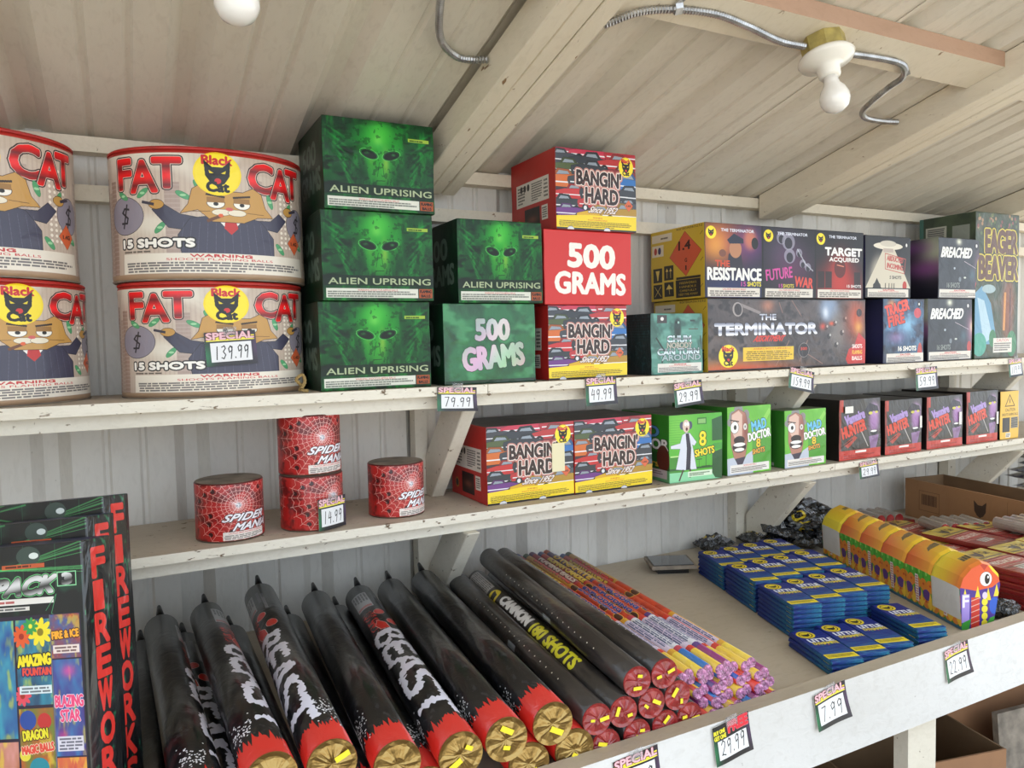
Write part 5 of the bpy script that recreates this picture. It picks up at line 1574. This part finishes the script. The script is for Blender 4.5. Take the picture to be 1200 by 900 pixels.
RB, LB = .0385, .865
proto = long_tube('firework_tube', M_beast, RB, LB, M_gold)
GB = 'long black tubes with gold ends, heaped on the table'
used = [False]
def beast(label, back, front, roll, ns=2):
    o = proto if not used[0] else copy_tree(proto)
    used[0] = True
    tag(o, label, 'tube', GB)
    lay(o, back, front, LB, roll)
    return o
TOP = [
 ('black tube with white lettering and red band, resting highest of the heap', (.288, 2.0, .958), (.258, 1.128, .960), 52, 2),
 ('black tube left of the highest one, white letters on its right side', (.158, 2.0, .932), (.168, 1.128, .964), -62, 0),
 ('black tube with its print turned away, right of the highest one', (.430, 2.0, .915), (.362, 1.128, .930), 150, 0),
 ('black tube with large white letters and white label facing up', (.547, 2.0, .910), (.472, 1.128, .915), 4, 2),
 ('black tube with blank side and gold mouth, next to the white lettered one', (.636, 2.0, .915), (.556, 1.125, .920), 165, 2),
 ('black tube with blank side and gold mouth, nearest the brown tubes', (.735, 2.0, .922), (.650, 1.128, .922), 178, 1),
 ('dark tube low at the left of the heap with a red strip along it', (.055, 2.0, .920), (.075, 1.13, .930), -100, 0),
]
LOW = [
 ('black tube in the bottom row at the far left', (.105, 2.01, .8592), (.120, 1.15, .8592), 10, 0),
 ('black tube in the bottom row, showing behind the highest one', (.215, 2.01, .8592), (.213, 1.140, .8592), 120, 0),
 ('black tube in the bottom row left of the large white letters', (.360, 2.01, .8592), (.310, 1.145, .8592), 100, 0),
 ('black tube in the bottom row under the large white letters', (.490, 2.01, .8592), (.419, 1.150, .8592), 60, 1),
 ('black tube in the bottom row with a red rim showing by the lip', (.6875, 2.01, .8592), (.603, 1.133, .8592), 190, 1),
 ('black tube in the bottom row with red rim, nearest the brown tubes', (.785, 2.01, .8592), (.697, 1.133, .8592), 210, 1),
 ('black tube lowest in the shadow beside the tall assortment boxes', (.010, 2.01, .8592), (.020, 1.15, .8592), 130, 0),
]
todo = []
for i, (lb, b, f, r, ns) in enumerate(TOP + LOW):
    todo.append((beast(lb, b, f, r), ns, i + 2))
for o, ns, sd in todo: stickers(o, RB, LB, ns, sd)

M_cannon = pm('cannon_wrap', art_cannon(), rough=.32, coat=.45, wrinkle=.12, wscale=16, spec=.4)
RC, LC = .0292, .84
proto_c = long_tube('firework_tube', M_cannon, RC, LC, M_redcap, nose=False, seg=24)
GCN = 'brown black tubes with red plugs, stacked beside the gold ended ones'
CN = [
 ('brown tube with red plug, bottom row, nearest the gold ended tubes', (.855, 2.0, .8495), (.766, 1.133, .850), 150),
 ('brown tube with red plug, bottom row, second from the gold ended tubes', (.920, 2.0, .8495), (.838, 1.134, .850), 200),
 ('brown tube with red plug, bottom row, third from the gold ended tubes', (.985, 2.0, .8495), (.906, 1.135, .850), 240),
 ('brown tube with red plug, bottom row, nearest the paper candles', (1.048, 2.0, .8495), (.967, 1.136, .850), 160),
 ('brown tube resting lowest at the left of its stack, beside a gold mouth', (.835, 2.0, .911), (.745, 1.130, .905), 165),
 ('brown tube lettered in white and yellow along its length', (.893, 2.0, .912), (.804, 1.130, .904), 42),
 ('brown tube with red plug in the middle of the stack', (.952, 2.0, .904), (.872, 1.133, .9025), 130),
 ('brown tube with red plug, middle row, next to the paper candles', (1.013, 2.0, .904), (.936, 1.134, .9025), 260),
 ('brown tube with red plug, top row, left one', (.932, 2.0, .972), (.837, 1.130, .9545), 185),
 ('brown tube with red plug, top row, right one', (.980, 2.0, .965), (.903, 1.132, .9545), 215),
]
for i, (lb, b, f, r) in enumerate(CN):
    o = proto_c if i == 0 else copy_tree(proto_c)
    if i == 0:
        pass
    tag(o, lb, 'tube', GCN)
    lay(o, b, f, LC, r)
base_children = {}
for i, o in enumerate([x for x in COL.objects if x.get('group') == GCN]):
    stickers(o, RC, LC, 2, i + 31)

# ------------------------------------------------------------------ paper candles in flat packs
M_cand = [pm('candle_wrap_%s' % 'abcde'[i], art_candle(i), rough=.4, coat=.4, wrinkle=.2, wscale=20) for i in range(5)]
RK, LK = .0118, .87
cand = []
for i in range(5):
    bm = bmesh.new()
    uv = bm.loops.layers.uv.verify()
    lathe(bm, [(RK * .85, 0), (RK, .001), (RK, LK)], 10)
    for v in bm.verts:
        x, y, z = v.co; v.co = Vector((z, y, x))
    for f in bm.faces:
        for l in f.loops:
            a, b = l[uv].uv; l[uv].uv = (b, (a + .5) % 1.0)
    for f in bm.faces:
        vs = [l[uv].uv.y for l in f.loops]
        if max(vs) - min(vs) > .5:
            for l in f.loops:
                if l[uv].uv.y < .5: l[uv].uv.y += 1
    bmesh.ops.recalc_face_normals(bm, faces=bm.faces[:])
    c = mesh_obj('roman_candle', bm, M_cand[i], None, smooth=True)
    bm = bmesh.new(); lathe(bm, [(RK * 1.0, LK + .0002), (RK * .98, LK + .004), (RK * .75, LK + .007), (RK * .3, LK + .006), (0, LK + .003)], 10)
    for v in bm.verts:
        x, y, z = v.co; v.co = Vector((z, y, x))
    bmesh.ops.recalc_face_normals(bm, faces=bm.faces[:])
    tag(mesh_obj('end_twist', bm, M_pink, c), 'crumpled pink foil end')
    cand.append(c)
first = [True] * 5
GK = 'thin paper candles heaped on the table'
CK = ['blue paper candle with red and white print', 'red paper candle with yellow print', 'purple paper candle with yellow print', 'gold paper candle with red print', 'dark pink paper candle with pale print']
ORD = ['leftmost', 'second', 'third', 'fourth', 'fifth', 'sixth', 'seventh', 'eighth', 'ninth', 'tenth']
for row in range(5):
    z = T + RK + .001 + row * .0205
    n = [9, 9, 9, 8, 6][row]
    for k in range(n):
        i = [0, 1, 2, 3, 1, 4, 2, 3, 1, 0][(k * (1 if row % 2 == 0 else 3) + row * 2) % 10] if row < 4 else [0, 1, 3, 4, 1, 2, 3][k]
        o = cand[i] if first[i] else copy_tree(cand[i]); first[i] = False
        yf = 1.137 + .004 * ((k * 7 + row * 3) % 5) + (.012 * row if row < 4 else .02)
        xf = 1.014 + .0238 * k + (.0119 if row % 2 else 0) - .010 * (row > 2) - .03 * (row == 4)
        xb = xf + (.090 if row < 2 else .062) + .0012 * k
        lay(o, (xb, yf + LK, z + .0045 * row), (xf, yf, z), LK, rnd.uniform(-25, 25) + (0 if row == 4 else rnd.choice((0, 90, 200))))
        where = ['the bottom layer', 'the second layer up', 'the middle layer', 'the fourth layer', 'the top layer'][row]
        tag(o, '%s, %s in %s' % (CK[i], ORD[k] + (' from left' if k else ''), where), 'candle', GK)

# ------------------------------------------------------------------ phone-like scale
root = tag(empty('pocket_scale', (1.615, 1.985, T), (0, 0, math.radians(-25))), 'small dark pocket scale on the table by the wall', 'scale')
wood_box('body', -.052, .052, -.045, .045, 0, .018, M_black, root, .005)
bm = bmesh.new(); box(bm, -.075, .075, -.062, .062, .0185, .030); bevel(bm, .004, 2)
tag(mesh_obj('platform', bm, M_kraft, root), 'grey platform')
bm = bmesh.new(); box(bm, -.067, .067, -.055, .055, .0303, .0325); bevel(bm, .001)
mesh_obj('glass_top', bm, M_screen, root)

# ------------------------------------------------------------------ flat blue packets in stacks
M_bt = pm('blue_top', art_blue(), rough=.5, coat=.05, wrinkle=.12, wscale=18, spec=.3); M_bs = pm('blue_side', art_blueside(), rough=.5, coat=.03, spec=.3, wrinkle=.1)
bw, bl, bh = .082, .178, .0122
bp = carton('firecracker_packet', bw, bl, bh, M_bs, M_bs, M_bs, M_bt, M_bs, jit=.0003)
ang = math.radians(-17)
LV = {3: ['lowest', 'in the middle', 'topmost'], 4: ['lowest', 'second from the bottom', 'second from the top', 'topmost'],
      6: ['lowest', 'second from the bottom', 'third from the bottom', 'third from the top', 'second from the top', 'topmost'],
      7: ['lowest', 'second from the bottom', 'third from the bottom', 'in the middle', 'third from the top', 'second from the top', 'topmost']}
LV[5] = [LV[6][i] for i in (0, 1, 3, 4, 5)]; LV[5][2] = 'in the middle'
cn = ['left stack', 'second stack', 'third stack', 'right stack']
rn = ['row by the wall', 'second row from the wall', 'third row from the wall', 'front row']
CNT = [[6, 6, 6, 6], [7, 7, 7, 7], [7, 7, 7, 7], [3, 3, 3, 4]]
bfirst = True
for ri in range(4):
    y0 = 1.729 - .187 * ri          # front left corner of the row
    x0 = 1.447 + (y0 - 1.243 + .06) * .3065
    if ri == 3: y0 = 1.1565; x0 = 1.405
    for ci in range(4):
        off = ci * .0845 + (.035 if ri == 3 and ci == 3 else 0) + (.004 if ci == 3 else 0)
        # neighbours are slid along their long side so that the row runs square to the table
        sl = off * math.tan(-ang)
        x = x0 + off * math.cos(ang) + sl * math.sin(-ang) * 0 - 0
        y = y0 - off * math.sin(-ang) + sl * 1.0 * math.cos(ang)
        x += sl * math.sin(-ang)
        for k in range(CNT[ri][ci]):
            o = bp if bfirst else bp.copy()
            if not bfirst: COL.objects.link(o)
            bfirst = False
            o.location = (x + rnd.uniform(-.0008, .0008), y + rnd.uniform(-.0015, .0015), T + .0006 + k * (bh + .0004))
            o.rotation_euler = (0, 0, ang + rnd.uniform(-.005, .005))
            tag(o, 'blue flat packet %s of the %s, %s' % (LV[CNT[ri][ci]][k], cn[ci], rn[ri]), 'packet', 'flat blue packets in stacks')

# ------------------------------------------------------------------ caterpillar shaped box
M_wr = pm('worm_roof', art_worm_roof(), rough=.4, coat=.15, wrinkle=.05); M_wrr = pm('worm_roof_end', art_worm_roof(True), rough=.4, coat=.15, wrinkle=.05)
M_ws = pm('worm_side', art_worm_side(), rough=.4, coat=.15, wrinkle=.05)
M_ww = pm('worm_white', art_worm_white(), rough=.4, wrinkle=.15); M_wf = pm('worm_face', art_worm_face(), rough=.4, wrinkle=.05)
dirw = Vector((2.184 - 1.919, 1.847 - 1.181, 0)).normalized()
root = tag(empty('caterpillar_box', (1.912, 1.180, T + .0008), (0, 0, math.atan2(dirw.y, dirw.x) - math.pi / 2)), 'long orange and yellow caterpillar shaped box with a face at the front', 'box')
# cross-section in x,z; length along y
CW = .118
prof = [(.008, 0), (.001, .113), (.010, .142), (.034, .168), (.064, .181), (.092, .172), (.112, .150), (CW, .120), (.098, 0)]
LS = .118
for s in range(6):
    bm = bmesh.new(); uv = bm.loops.layers.uv.verify()
    ys = [s * LS + .0005, s * LS + .012, s * LS + LS * .5, s * LS + LS - .012, (s + 1) * LS - .0005]
    sc = [.965, .995, 1.0, .995, .965]
    R = []
    for y, k in zip(ys, sc):
        R.append([bm.verts.new(((x - CW / 2) * k + CW / 2, y, z * (k if z > .01 else 1))) for x, z in prof])
    for i in range(len(R) - 1):
        for j in range(len(prof) - 1):
            f = bm.faces.new([R[i][j], R[i + 1][j], R[i + 1][j + 1], R[i][j + 1]])
            side = j == 0 or j == len(prof) - 2
            f.material_index = 1 if side else 0
            for l in f.loops:
                yy = (l.vert.co.y - s * LS) / LS
                if side: l[uv].uv = (1 - yy if j == 0 else yy, l.vert.co.z / .12)
                else:
                    jj = [k for k, p in enumerate(prof) if abs((p[0] - CW / 2) * 1.0 - (l.vert.co.x - CW / 2)) < .008][0]
                    l[uv].uv = (.58 * jj / 8.0 + .42 * (1 - yy), 1 - yy) if s not in (0, 5) else ((.15 + .85 * yy, jj / 8.0) if s == 0 else (.95 - .8 * (jj / 8.0) , yy))
    a = bm.faces.new(R[0]); b = bm.faces.new(R[-1][::-1])
    for f in (a, b):
        f.material_index = 2
        for l in f.loops: l[uv].uv = (l.vert.co.x / CW, l.vert.co.z / .19)
    bmesh.ops.recalc_face_normals(bm, faces=bm.faces[:])
    o = mesh_obj('segment', bm, [M_wr, M_ww if s in (0, 5) else M_ws, M_wf if s == 0 else M_ws], root)
    if s == 0: tag(o, 'head segment with an eye and coloured letters')
    if s == 5: tag(o, 'tail segment with a white panel')

# ------------------------------------------------------------------ carton at the back right
M_ct = pm('carton_print', art_carton(), rough=.8, wrinkle=.05)
d_ = Vector((-.165, -.986, 0))
open_carton('cardboard_box', 'open brown cardboard carton with black print standing at the back right of the table', (2.958, 2.062, T + .0008), math.atan2(d_.y, d_.x), .90, .21, .162, [M_ct, M_cardin], cat='box')

# ------------------------------------------------------------------ crumpled black packets
M_bp = pm('black_packet_print', art_blackpack(), rough=.2, coat=.8, wrinkle=.9, wscale=30)
M_bp.node_tree.nodes['Principled BSDF'].inputs['Metallic'].default_value = .15
def pillow(w_, l_, h_, seed, mats, sub=12, amp=.006):
    bm = bmesh.new(); uv = bm.loops.layers.uv.verify()
    r = random.Random(seed)
    ph = [r.uniform(0, 6) for _ in range(6)]
    G_ = {}
    for s in (1, -1):
        for i in range(sub + 1):
            for j in range(sub + 1):
                u, v = i / sub, j / sub
                e = min(1, 5 * min(u, 1 - u)) * min(1, 5 * min(v, 1 - v))
                if s == -1 and e == 0: G_[(s, i, j)] = G_[(1, i, j)]; continue
                z = s * h_ / 2 * (e ** .5) + amp * e * math.sin(u * 17 + ph[0] + v * 5) * math.sin(v * 13 + ph[1]) + .5 * amp * math.sin(u * 31 + ph[2]) * math.sin(v * 27 + ph[3])
                G_[(s, i, j)] = bm.verts.new(((u - .5) * w_ * (1 + .04 * math.sin(v * 9 + ph[4])), (v - .5) * l_, z + h_ / 2 + amp))
    for s in (1, -1):
        for i in range(sub):
            for j in range(sub):
                q = [G_[(s, i, j)], G_[(s, i + 1, j)], G_[(s, i + 1, j + 1)], G_[(s, i, j + 1)]]
                if s == -1: q = q[::-1]
                f = bm.faces.new(q)
                f.material_index = 0 if s == 1 else min(1, len(mats) - 1)
                for l in f.loops: l[uv].uv = (l.vert.co.x / w_ + .5, l.vert.co.y / l_ + .5)
    return bm
BP = [(2.08, 2.02, .005, 5, 0, .3, 'lying flat at the foot of the brace'), (2.20, 1.93, .005, 3, 4, 1.2, 'lying lowest near the blue packets'), (2.32, 2.02, .005, -4, 3, -.4, 'lying lowest by the wall behind the caterpillar box'),
      (2.14, 1.99, .045, 12, -10, .9, 'propped against the wooden brace'), (2.26, 2.0, .05, -14, 12, .1, 'second in the crumpled heap'), (2.22, 1.93, .052, 16, 8, 2.1, 'slipping toward the blue packets'),
      (2.17, 2.03, .088, -10, 15, .4, 'near the top of the crumpled heap by the post'), (2.30, 2.0, .096, 20, 30, .5, 'topmost of the crumpled heap with yellow discs'), (2.24, 1.95, .10, -20, -14, 1.6, 'tipped on the front of the crumpled heap')]
for i, (x, y, z, a, b, c_, lb) in enumerate(BP):
    o = mesh_obj('firework_packet', pillow(.13, .16, .038, i, [M_bp]), [M_bp, M_blackfilm], None, (x, y, T + z), (math.radians(a), math.radians(b), c_), smooth=False)
    tag(o, 'crumpled black packet ' + lb, 'packet', 'crumpled black packets behind the blue stacks')
o = mesh_obj('firework_packet', pillow(.15, .09, .035, 44, [M_bp], amp=.009), [M_bp, M_blackfilm], None, (1.90, 2.085, T + .002), (math.radians(8), 0, .2))
tag(o, 'crumpled black packet alone by the wall next to the pocket scale', 'packet', 'crumpled black packets behind the blue stacks')
for k, (x, y, c_, lb) in enumerate(((2.10, 1.20, .4, 'crumpled black packet beside the caterpillar head'), (2.16, 1.31, 1.3, 'crumpled black packet wedged behind the caterpillar head'))):
    o = mesh_obj('firework_packet', pillow(.10, .12, .035, 60 + k, [M_bp]), [M_bp, M_blackfilm], None, (x, y, T + .002), (0, 0, c_))
    tag(o, lb, 'packet', 'crumpled black packets behind the blue stacks')

# ------------------------------------------------------------------ red packets right of the caterpillar
M_rp = pm('red_packet_print', art_redpack(), rough=.3, coat=.6, wrinkle=.4, wscale=16)
M_rs = plain_mat('red_packet_side', '7c1b1d', .35, coat=.4, bump=.4, bscale=40)
rp = carton('firecracker_packet', .16, .24, .017, M_rs, M_rs, M_rs, M_rp, M_rs, jit=.001, seed=77)
GR = 'flat dark red packets with yellow headers'
LV[2] = ['lower', 'upper']
rfirst = True
RST = [((2.20, 1.145), 6, 0, 'stack beside the caterpillar head'), ((2.375, 1.142), 6, 0, 'second stack along the front lip'), ((2.55, 1.145), 6, 3, 'third stack along the front lip'),
       ((2.28, 1.400), 4, -4, 'stack behind the front ones'), ((2.455, 1.400), 5, 4, 'central red stack'), ((2.63, 1.400), 5, 0, 'middle stack near the carton'),
       ((2.36, 1.655), 3, -6, 'low stack beside the caterpillar middle'), ((2.535, 1.655), 3, 5, 'low stack before the carton'), ((2.45, 1.90), 1, -8, 'single layer near the wall'), ((2.63, 1.90), 2, 0, 'low stack near the wall')]
for (x, y), n, a, lb in RST:
    for k in range(n):
        o = rp if rfirst else rp.copy()
        if not rfirst: COL.objects.link(o)
        rfirst = False
        o.location = (x + rnd.uniform(-.004, .004), y + rnd.uniform(-.003, .004), T + .0006 + k * .0178)
        o.rotation_euler = (0, 0, math.radians(a + rnd.uniform(-1.5, 1.5)))
        top = k == n - 1
        tag(o, 'dark red packet, %s of the %s' % ((LV[n][k] if n > 1 else 'only one') if n in LV or n == 1 else ('lowest', 'upper')[k], lb), 'packet', GR)
# rows of clear wrapped tubes with red plugs
M_glassy = plain_mat('silver_wrap', 'a49a90', .25, metal=.2, coat=.6, bump=.5, bscale=50)
def fountain_pack(label, x, y, z, rz, n=5):
    root = tag(empty('fountain_pack', (x, y, z), (0, 0, rz)), label, 'packet', 'clear wrapped fountains with red plugs')
    for i in range(n):
        bm = bmesh.new(); lathe(bm, [(.019, 0), (.020, .003), (.020, .12)], 14)
        for v in bm.verts: a, b, c = v.co; v.co = Vector((b + .0205 + i * .0405, c, a + .0205))
        bmesh.ops.recalc_face_normals(bm, faces=bm.faces[:])
        o = mesh_obj('fountain', bm, M_glassy, root, smooth=False)
        bm = bmesh.new(); lathe(bm, [(.0, -.004), (.016, -.004), (.0185, -.0004)], 14)
        for v in bm.verts: a, b, c = v.co; v.co = Vector((b + .0205 + i * .0405, c, a + .0205))
        bmesh.ops.recalc_face_normals(bm, faces=bm.faces[:])
        mesh_obj('plug', bm, M_redcap, o)
    return root
fountain_pack('clear wrapped row of fountains before the open carton, front one', 2.575, 1.66, T + .056, -.35)
fountain_pack('clear wrapped row of fountains by the wall behind the caterpillar', 2.49, 1.93, T + .0395, -.25)
fountain_pack('clear wrapped row of fountains on the middle red stack', 2.66, 1.42, T + .0915, -.15, 4)
# packets beyond the carton
M_mg = pm('mixed_print', (lambda c: (c.soft(np.clip((vnoise(300, 400, 6, 8, 311) - .5) * 5, 0, 1), 'b0a050', .8), c.soft(np.clip((vnoise(300, 400, 8, 5, 312) - .5) * 5, 0, 1), '34304e', .8), c)[-1])(Cv(400, 300, '9a9a9e')), rough=.3, coat=.5, wrinkle=.3)
for k in range(7):
    o = mesh_obj('firework_packet', pillow(.34, .22, .03, 80 + k, [M_mg], amp=.003), [M_mg, M_blackfilm], None, (3.72 + .02 * (k % 2), 1.88 - .015 * (k % 3), T + .002 + k * .0335), (0, 0, .1 * (k % 3 - 1)))
    tag(o, 'grey and olive packet, %s of the pile beyond the carton' % LV[7][k], 'packet', 'packets piled beyond the carton')

# ------------------------------------------------------------------ boxed assortments leaning at the left
M_pf = pm('assortment_front', art_pack(), rough=.3, coat=.6, wrinkle=.12, wscale=7); M_ps = pm('assortment_side', art_pack_side(), rough=.3, coat=.6, wrinkle=.25, wscale=10)
yaw, al, ro = math.radians(36), math.radians(7), math.radians(5.5)
uu = Vector((math.cos(yaw), -math.sin(yaw), 0)); nn = Vector((math.sin(yaw), math.cos(yaw), 0))
vv = nn * math.sin(al) + Vector((0, 0, 1)) * math.cos(al)
dd = nn * math.cos(al) - Vector((0, 0, 1)) * math.sin(al)
uu, vv = uu * math.cos(ro) + vv * math.sin(ro), vv * math.cos(ro) - uu * math.sin(ro)
def assort(label, corner, dep, wid=.44):
    """corner: top right front corner; the back bottom edge rests on the table"""
    hgt = (corner.z - T - .003 - dep * math.sin(al) - wid * uu.z) / vv.z
    o = carton('assortment_box', wid, dep, hgt, M_pf, M_ps, M_ps, P['dark_side'], P['dark_side'], seed=9)
    Mx = Matrix((uu, dd, vv)).transposed()
    o.rotation_euler = Mx.to_euler()
    o.location = Vector(corner) - uu * wid - vv * hgt
    tag(o, label, 'box', 'tall black assortments with green light beams')
    return o
A0 = Vector((-.065, 1.25, 1.326))
D_ = .064
assort('black assortment box in front, showing the number 3 and bright small packets', A0, D_)
A1 = A0 + dd * .066 + vv * 0.0308 + uu * -0.0418
assort('black assortment box in the middle, only its top and side lettering showing', A1, D_)
A2 = A1 + dd * .066 + vv * 0.0280 + uu * -0.0199
assort('black assortment box at the back, highest of the three', A2, D_)

# ------------------------------------------------------------------ price cards
def card(price, label, x, y, z, w_=.112, h=.075, tilt=0, head='SPECIAL', curl=.006, rz=0, seed=0):
    key = 'price_%s_%s' % (price.replace('.', '_'), head[:3])
    if key not in P: P[key] = pm(key, art_tag(price, head), rough=.4, coat=.2, wrinkle=.08)
    bm = bmesh.new(); uv = bm.loops.layers.uv.verify()
    nx, nz = 8, 6
    F = {}
    for s in (0, 1):
        for i in range(nx + 1):
            for j in range(nz + 1):
                u, v = i / nx, j / nz
                b = curl * ((1 - v) ** 2 * (.4 + .6 * u)) + .0015 * math.sin(u * 5 + seed)
                F[(s, i, j)] = bm.verts.new(((u - .5) * w_, -.0016 - b + s * .0006, (v - 1) * h))
    for i in range(nx):
        for j in range(nz):
            f = bm.faces.new([F[(0, i, j)], F[(0, i + 1, j)], F[(0, i + 1, j + 1)], F[(0, i, j + 1)]])
            for l, (a, b) in zip(f.loops, ((i, j), (i + 1, j), (i + 1, j + 1), (i, j + 1))): l[uv].uv = (a / nx, b / nz)
            f = bm.faces.new([F[(1, i, j)], F[(1, i, j + 1)], F[(1, i + 1, j + 1)], F[(1, i + 1, j)]]); f.material_index = 1
    for i in range(nx):
        for j in (0, nz): bm.faces.new([F[(0, i, j)], F[(0, i + 1, j)], F[(1, i + 1, j)], F[(1, i, j)]]).material_index = 1
    for j in range(nz):
        for i in (0, nx): bm.faces.new([F[(0, i, j)], F[(0, i, j + 1)], F[(1, i, j + 1)], F[(1, i, j)]]).material_index = 1
    bmesh.ops.recalc_face_normals(bm, faces=bm.faces[:])
    o = mesh_obj('price_card', bm, [P[key], M_white], None, (x, y, z), (0, math.radians(tilt), rz))
    tag(o, label, 'price card', 'handwritten price cards')
    bm = bmesh.new(); box(bm, -.014, .014, -.0062, -.0044 + .0003, -.010, .010)
    tag(mesh_obj('tape', bm, M_film, o), 'clear tape')
    return o
yt = 1.798
card('79.99', 'price card 79.99 on the upper shelf edge above the wooden brace', .770, yt, 1.487, .112, .062, 3, curl=.012)
card('49.99', 'price card 49.99 in film on the upper shelf edge under the car box', 1.218, yt, 1.495, .108, .080, -1, seed=1)
card('29.99', 'price card 29.99 on the upper shelf edge over the green laboratory box', 1.536, yt, 1.468, .112, .074, -5, seed=2)
card('159.99', 'price card 159.99 hanging crooked under the long chrome lettered box', 2.035, yt, 1.487, .115, .072, 12, seed=3, curl=.010)
card('59.99', 'price card 59.99 in film under the dark white lettered boxes', 2.695, yt, 1.472, .125, .085, -2, seed=4)
card('119.99', 'price card at the right end of the upper shelf below the tall brown box', 3.275, yt, 1.488, .092, .075, -4, seed=5)
card('29.99', 'price card 29.99 on the lower shelf edge under the first vampire box', 2.372, yt, 1.145, .104, .060, -2, seed=6)
yt = 1.0885
card('29.99', 'card reading free with 29.99 on the table front near the brown tubes', 1.030, yt, .8495, .096, .080, -7, head='FREE', seed=7)
card('7.99', 'price card 7.99 on the table front below the bare table top', 1.310, yt, .8475, .098, .080, -8, seed=8, curl=.012)
card('22.99', 'price card 22.99 on the table front below the caterpillar box', 1.750, yt, .8475, .092, .080, -8, seed=9, curl=.010)
card('39.99', 'price card mostly below the picture edge under the gold ended tubes', .800, yt, .8455, .10, .080, -5, seed=10)
c_ = card('139.99', 'price card 139.99 stuck on the lower drum', .222, 1.8335, 1.640, .112, .078, -3, seed=11, curl=.001, rz=.03)
c_.location.y = 1.8335
c_ = card('14.99', 'price card 14.99 stuck on the lower of two stacked red web cans', .440, 1.8235, 1.232, .082, .078, -1, seed=12, curl=-.002, rz=.40)

# ------------------------------------------------------------------ lamps and conduit under the roof
def lamp(label, x, y, zt, ext=0.0):
    """zt: underside of the timber the box is screwed to"""
    root = tag(empty('ceiling_light', (x, y, zt), (math.radians(-14), 0, 0)), label, 'lamp')
    bm = bmesh.new(); lathe(bm, [(.050, ext), (.050, -.038), (.046, -.040)], 8)
    mesh_obj('junction_box', bm, M_brass, root)
    bm = bmesh.new(); lathe(bm, [(.040, -.0405), (.060, -.043), (.064, -.050), (.060, -.058), (.036, -.068), (.026, -.074), (.0245, -.094), (.022, -.098)], 40)
    tag(mesh_obj('lampholder', bm, M_porc, root, smooth=True), 'white porcelain lampholder')
    bm = bmesh.new(); lathe(bm, [(.016, -.0985), (.0175, -.112), (.021, -.120), (.029, -.132), (.0335, -.147), (.033, -.160), (.026, -.174), (.013, -.183), (0, -.185)], 32)
    tag(mesh_obj('bulb', bm, M_bulb, root, smooth=True), 'unlit frosted white bulb')
    return root
lamp('white porcelain lamp with a bare bulb on the cross timber', 1.502, 1.268, roof_z(1.268, 2.078) - .0005)
lamp('bare bulb at the upper left, mostly outside the picture', .179, 1.262, roof_z(1.268, 2.078) - .0275, .0265)

def conduit(label, ctrl, straps):
    bm = bmesh.new()
    tube_path(bm, smooth_path(ctrl, .0034), .0078, 8, .13)
    o = mesh_obj('metal_conduit', bm, M_steel, None)
    tag(o, label, 'conduit', 'flexible metal conduits')
    for x, y, z, rz in straps:
        bm = bmesh.new()
        prev = None
        pts = [(-.030, .0), (-.012, .0), (-.010, -.010), (0, -.0195), (.010, -.010), (.0115, 0), (.013, .0)]
        for k in range(len(pts)): pass
        th = .0012
        A = []
        for (a, b) in pts:
            A.append([bm.verts.new((a, -.009, b)), bm.verts.new((a, .009, b)), bm.verts.new((a, .009, b + th)), bm.verts.new((a, -.009, b + th))])
        for p, q in zip(A[:-1], A[1:]):
            for k in range(4): bm.faces.new([p[k], p[(k + 1) % 4], q[(k + 1) % 4], q[k]])
        bm.faces.new(A[0]); bm.faces.new(A[-1])
        bmesh.ops.recalc_face_normals(bm, faces=bm.faces[:])
        mesh_obj('strap', bm, M_steel, o, (x, y, z - .0015), (math.radians(-14), 0, rz))
    return o
zb = lambda y, d=.0085: roof_z(y, 2.078) - d
conduit('ribbed metal conduit running from the rafter to the porcelain lamp', [(.920, 1.325, zb(1.325, .03)), (.985, 1.295, zb(1.295, .012)), (1.06, 1.270, zb(1.27)), (1.16, 1.255, zb(1.255, .010)), (1.26, 1.262, zb(1.262, .014)), (1.37, 1.275, zb(1.275, .020)), (1.450, 1.272, zb(1.272, .022))], [(1.065, 1.268, zb(1.268, -.001), 1.4)])
conduit('ribbed metal conduit bending away right of the porcelain lamp', [(1.554, 1.268, zb(1.268, .022)), (1.66, 1.268, zb(1.268, .014)), (1.77, 1.27, zb(1.27, .0095)), (1.825, 1.283, zb(1.283, .0095)), (1.862, 1.315, zb(1.315, .012)), (1.888, 1.37, 2.272), (1.912, 1.44, 2.258), (1.948, 1.50, 2.250), (2.00, 1.532, 2.246), (2.07, 1.535, 2.245), (2.142, 1.528, 2.248)], [(1.848, 1.298, zb(1.298, -.001), .5)])
conduit('ribbed metal conduit hanging in a curve left of the near rafter', [(.555, 1.20, roof_z(1.2) - .012), (.572, 1.33, roof_z(1.33) - .022), (.600, 1.44, roof_z(1.44) - .026), (.640, 1.53, roof_z(1.53) - .024), (.695, 1.578, roof_z(1.578) - .020), (.735, 1.585, roof_z(1.585) - .018), (.7725, 1.575, roof_z(1.575) - .018)], [])
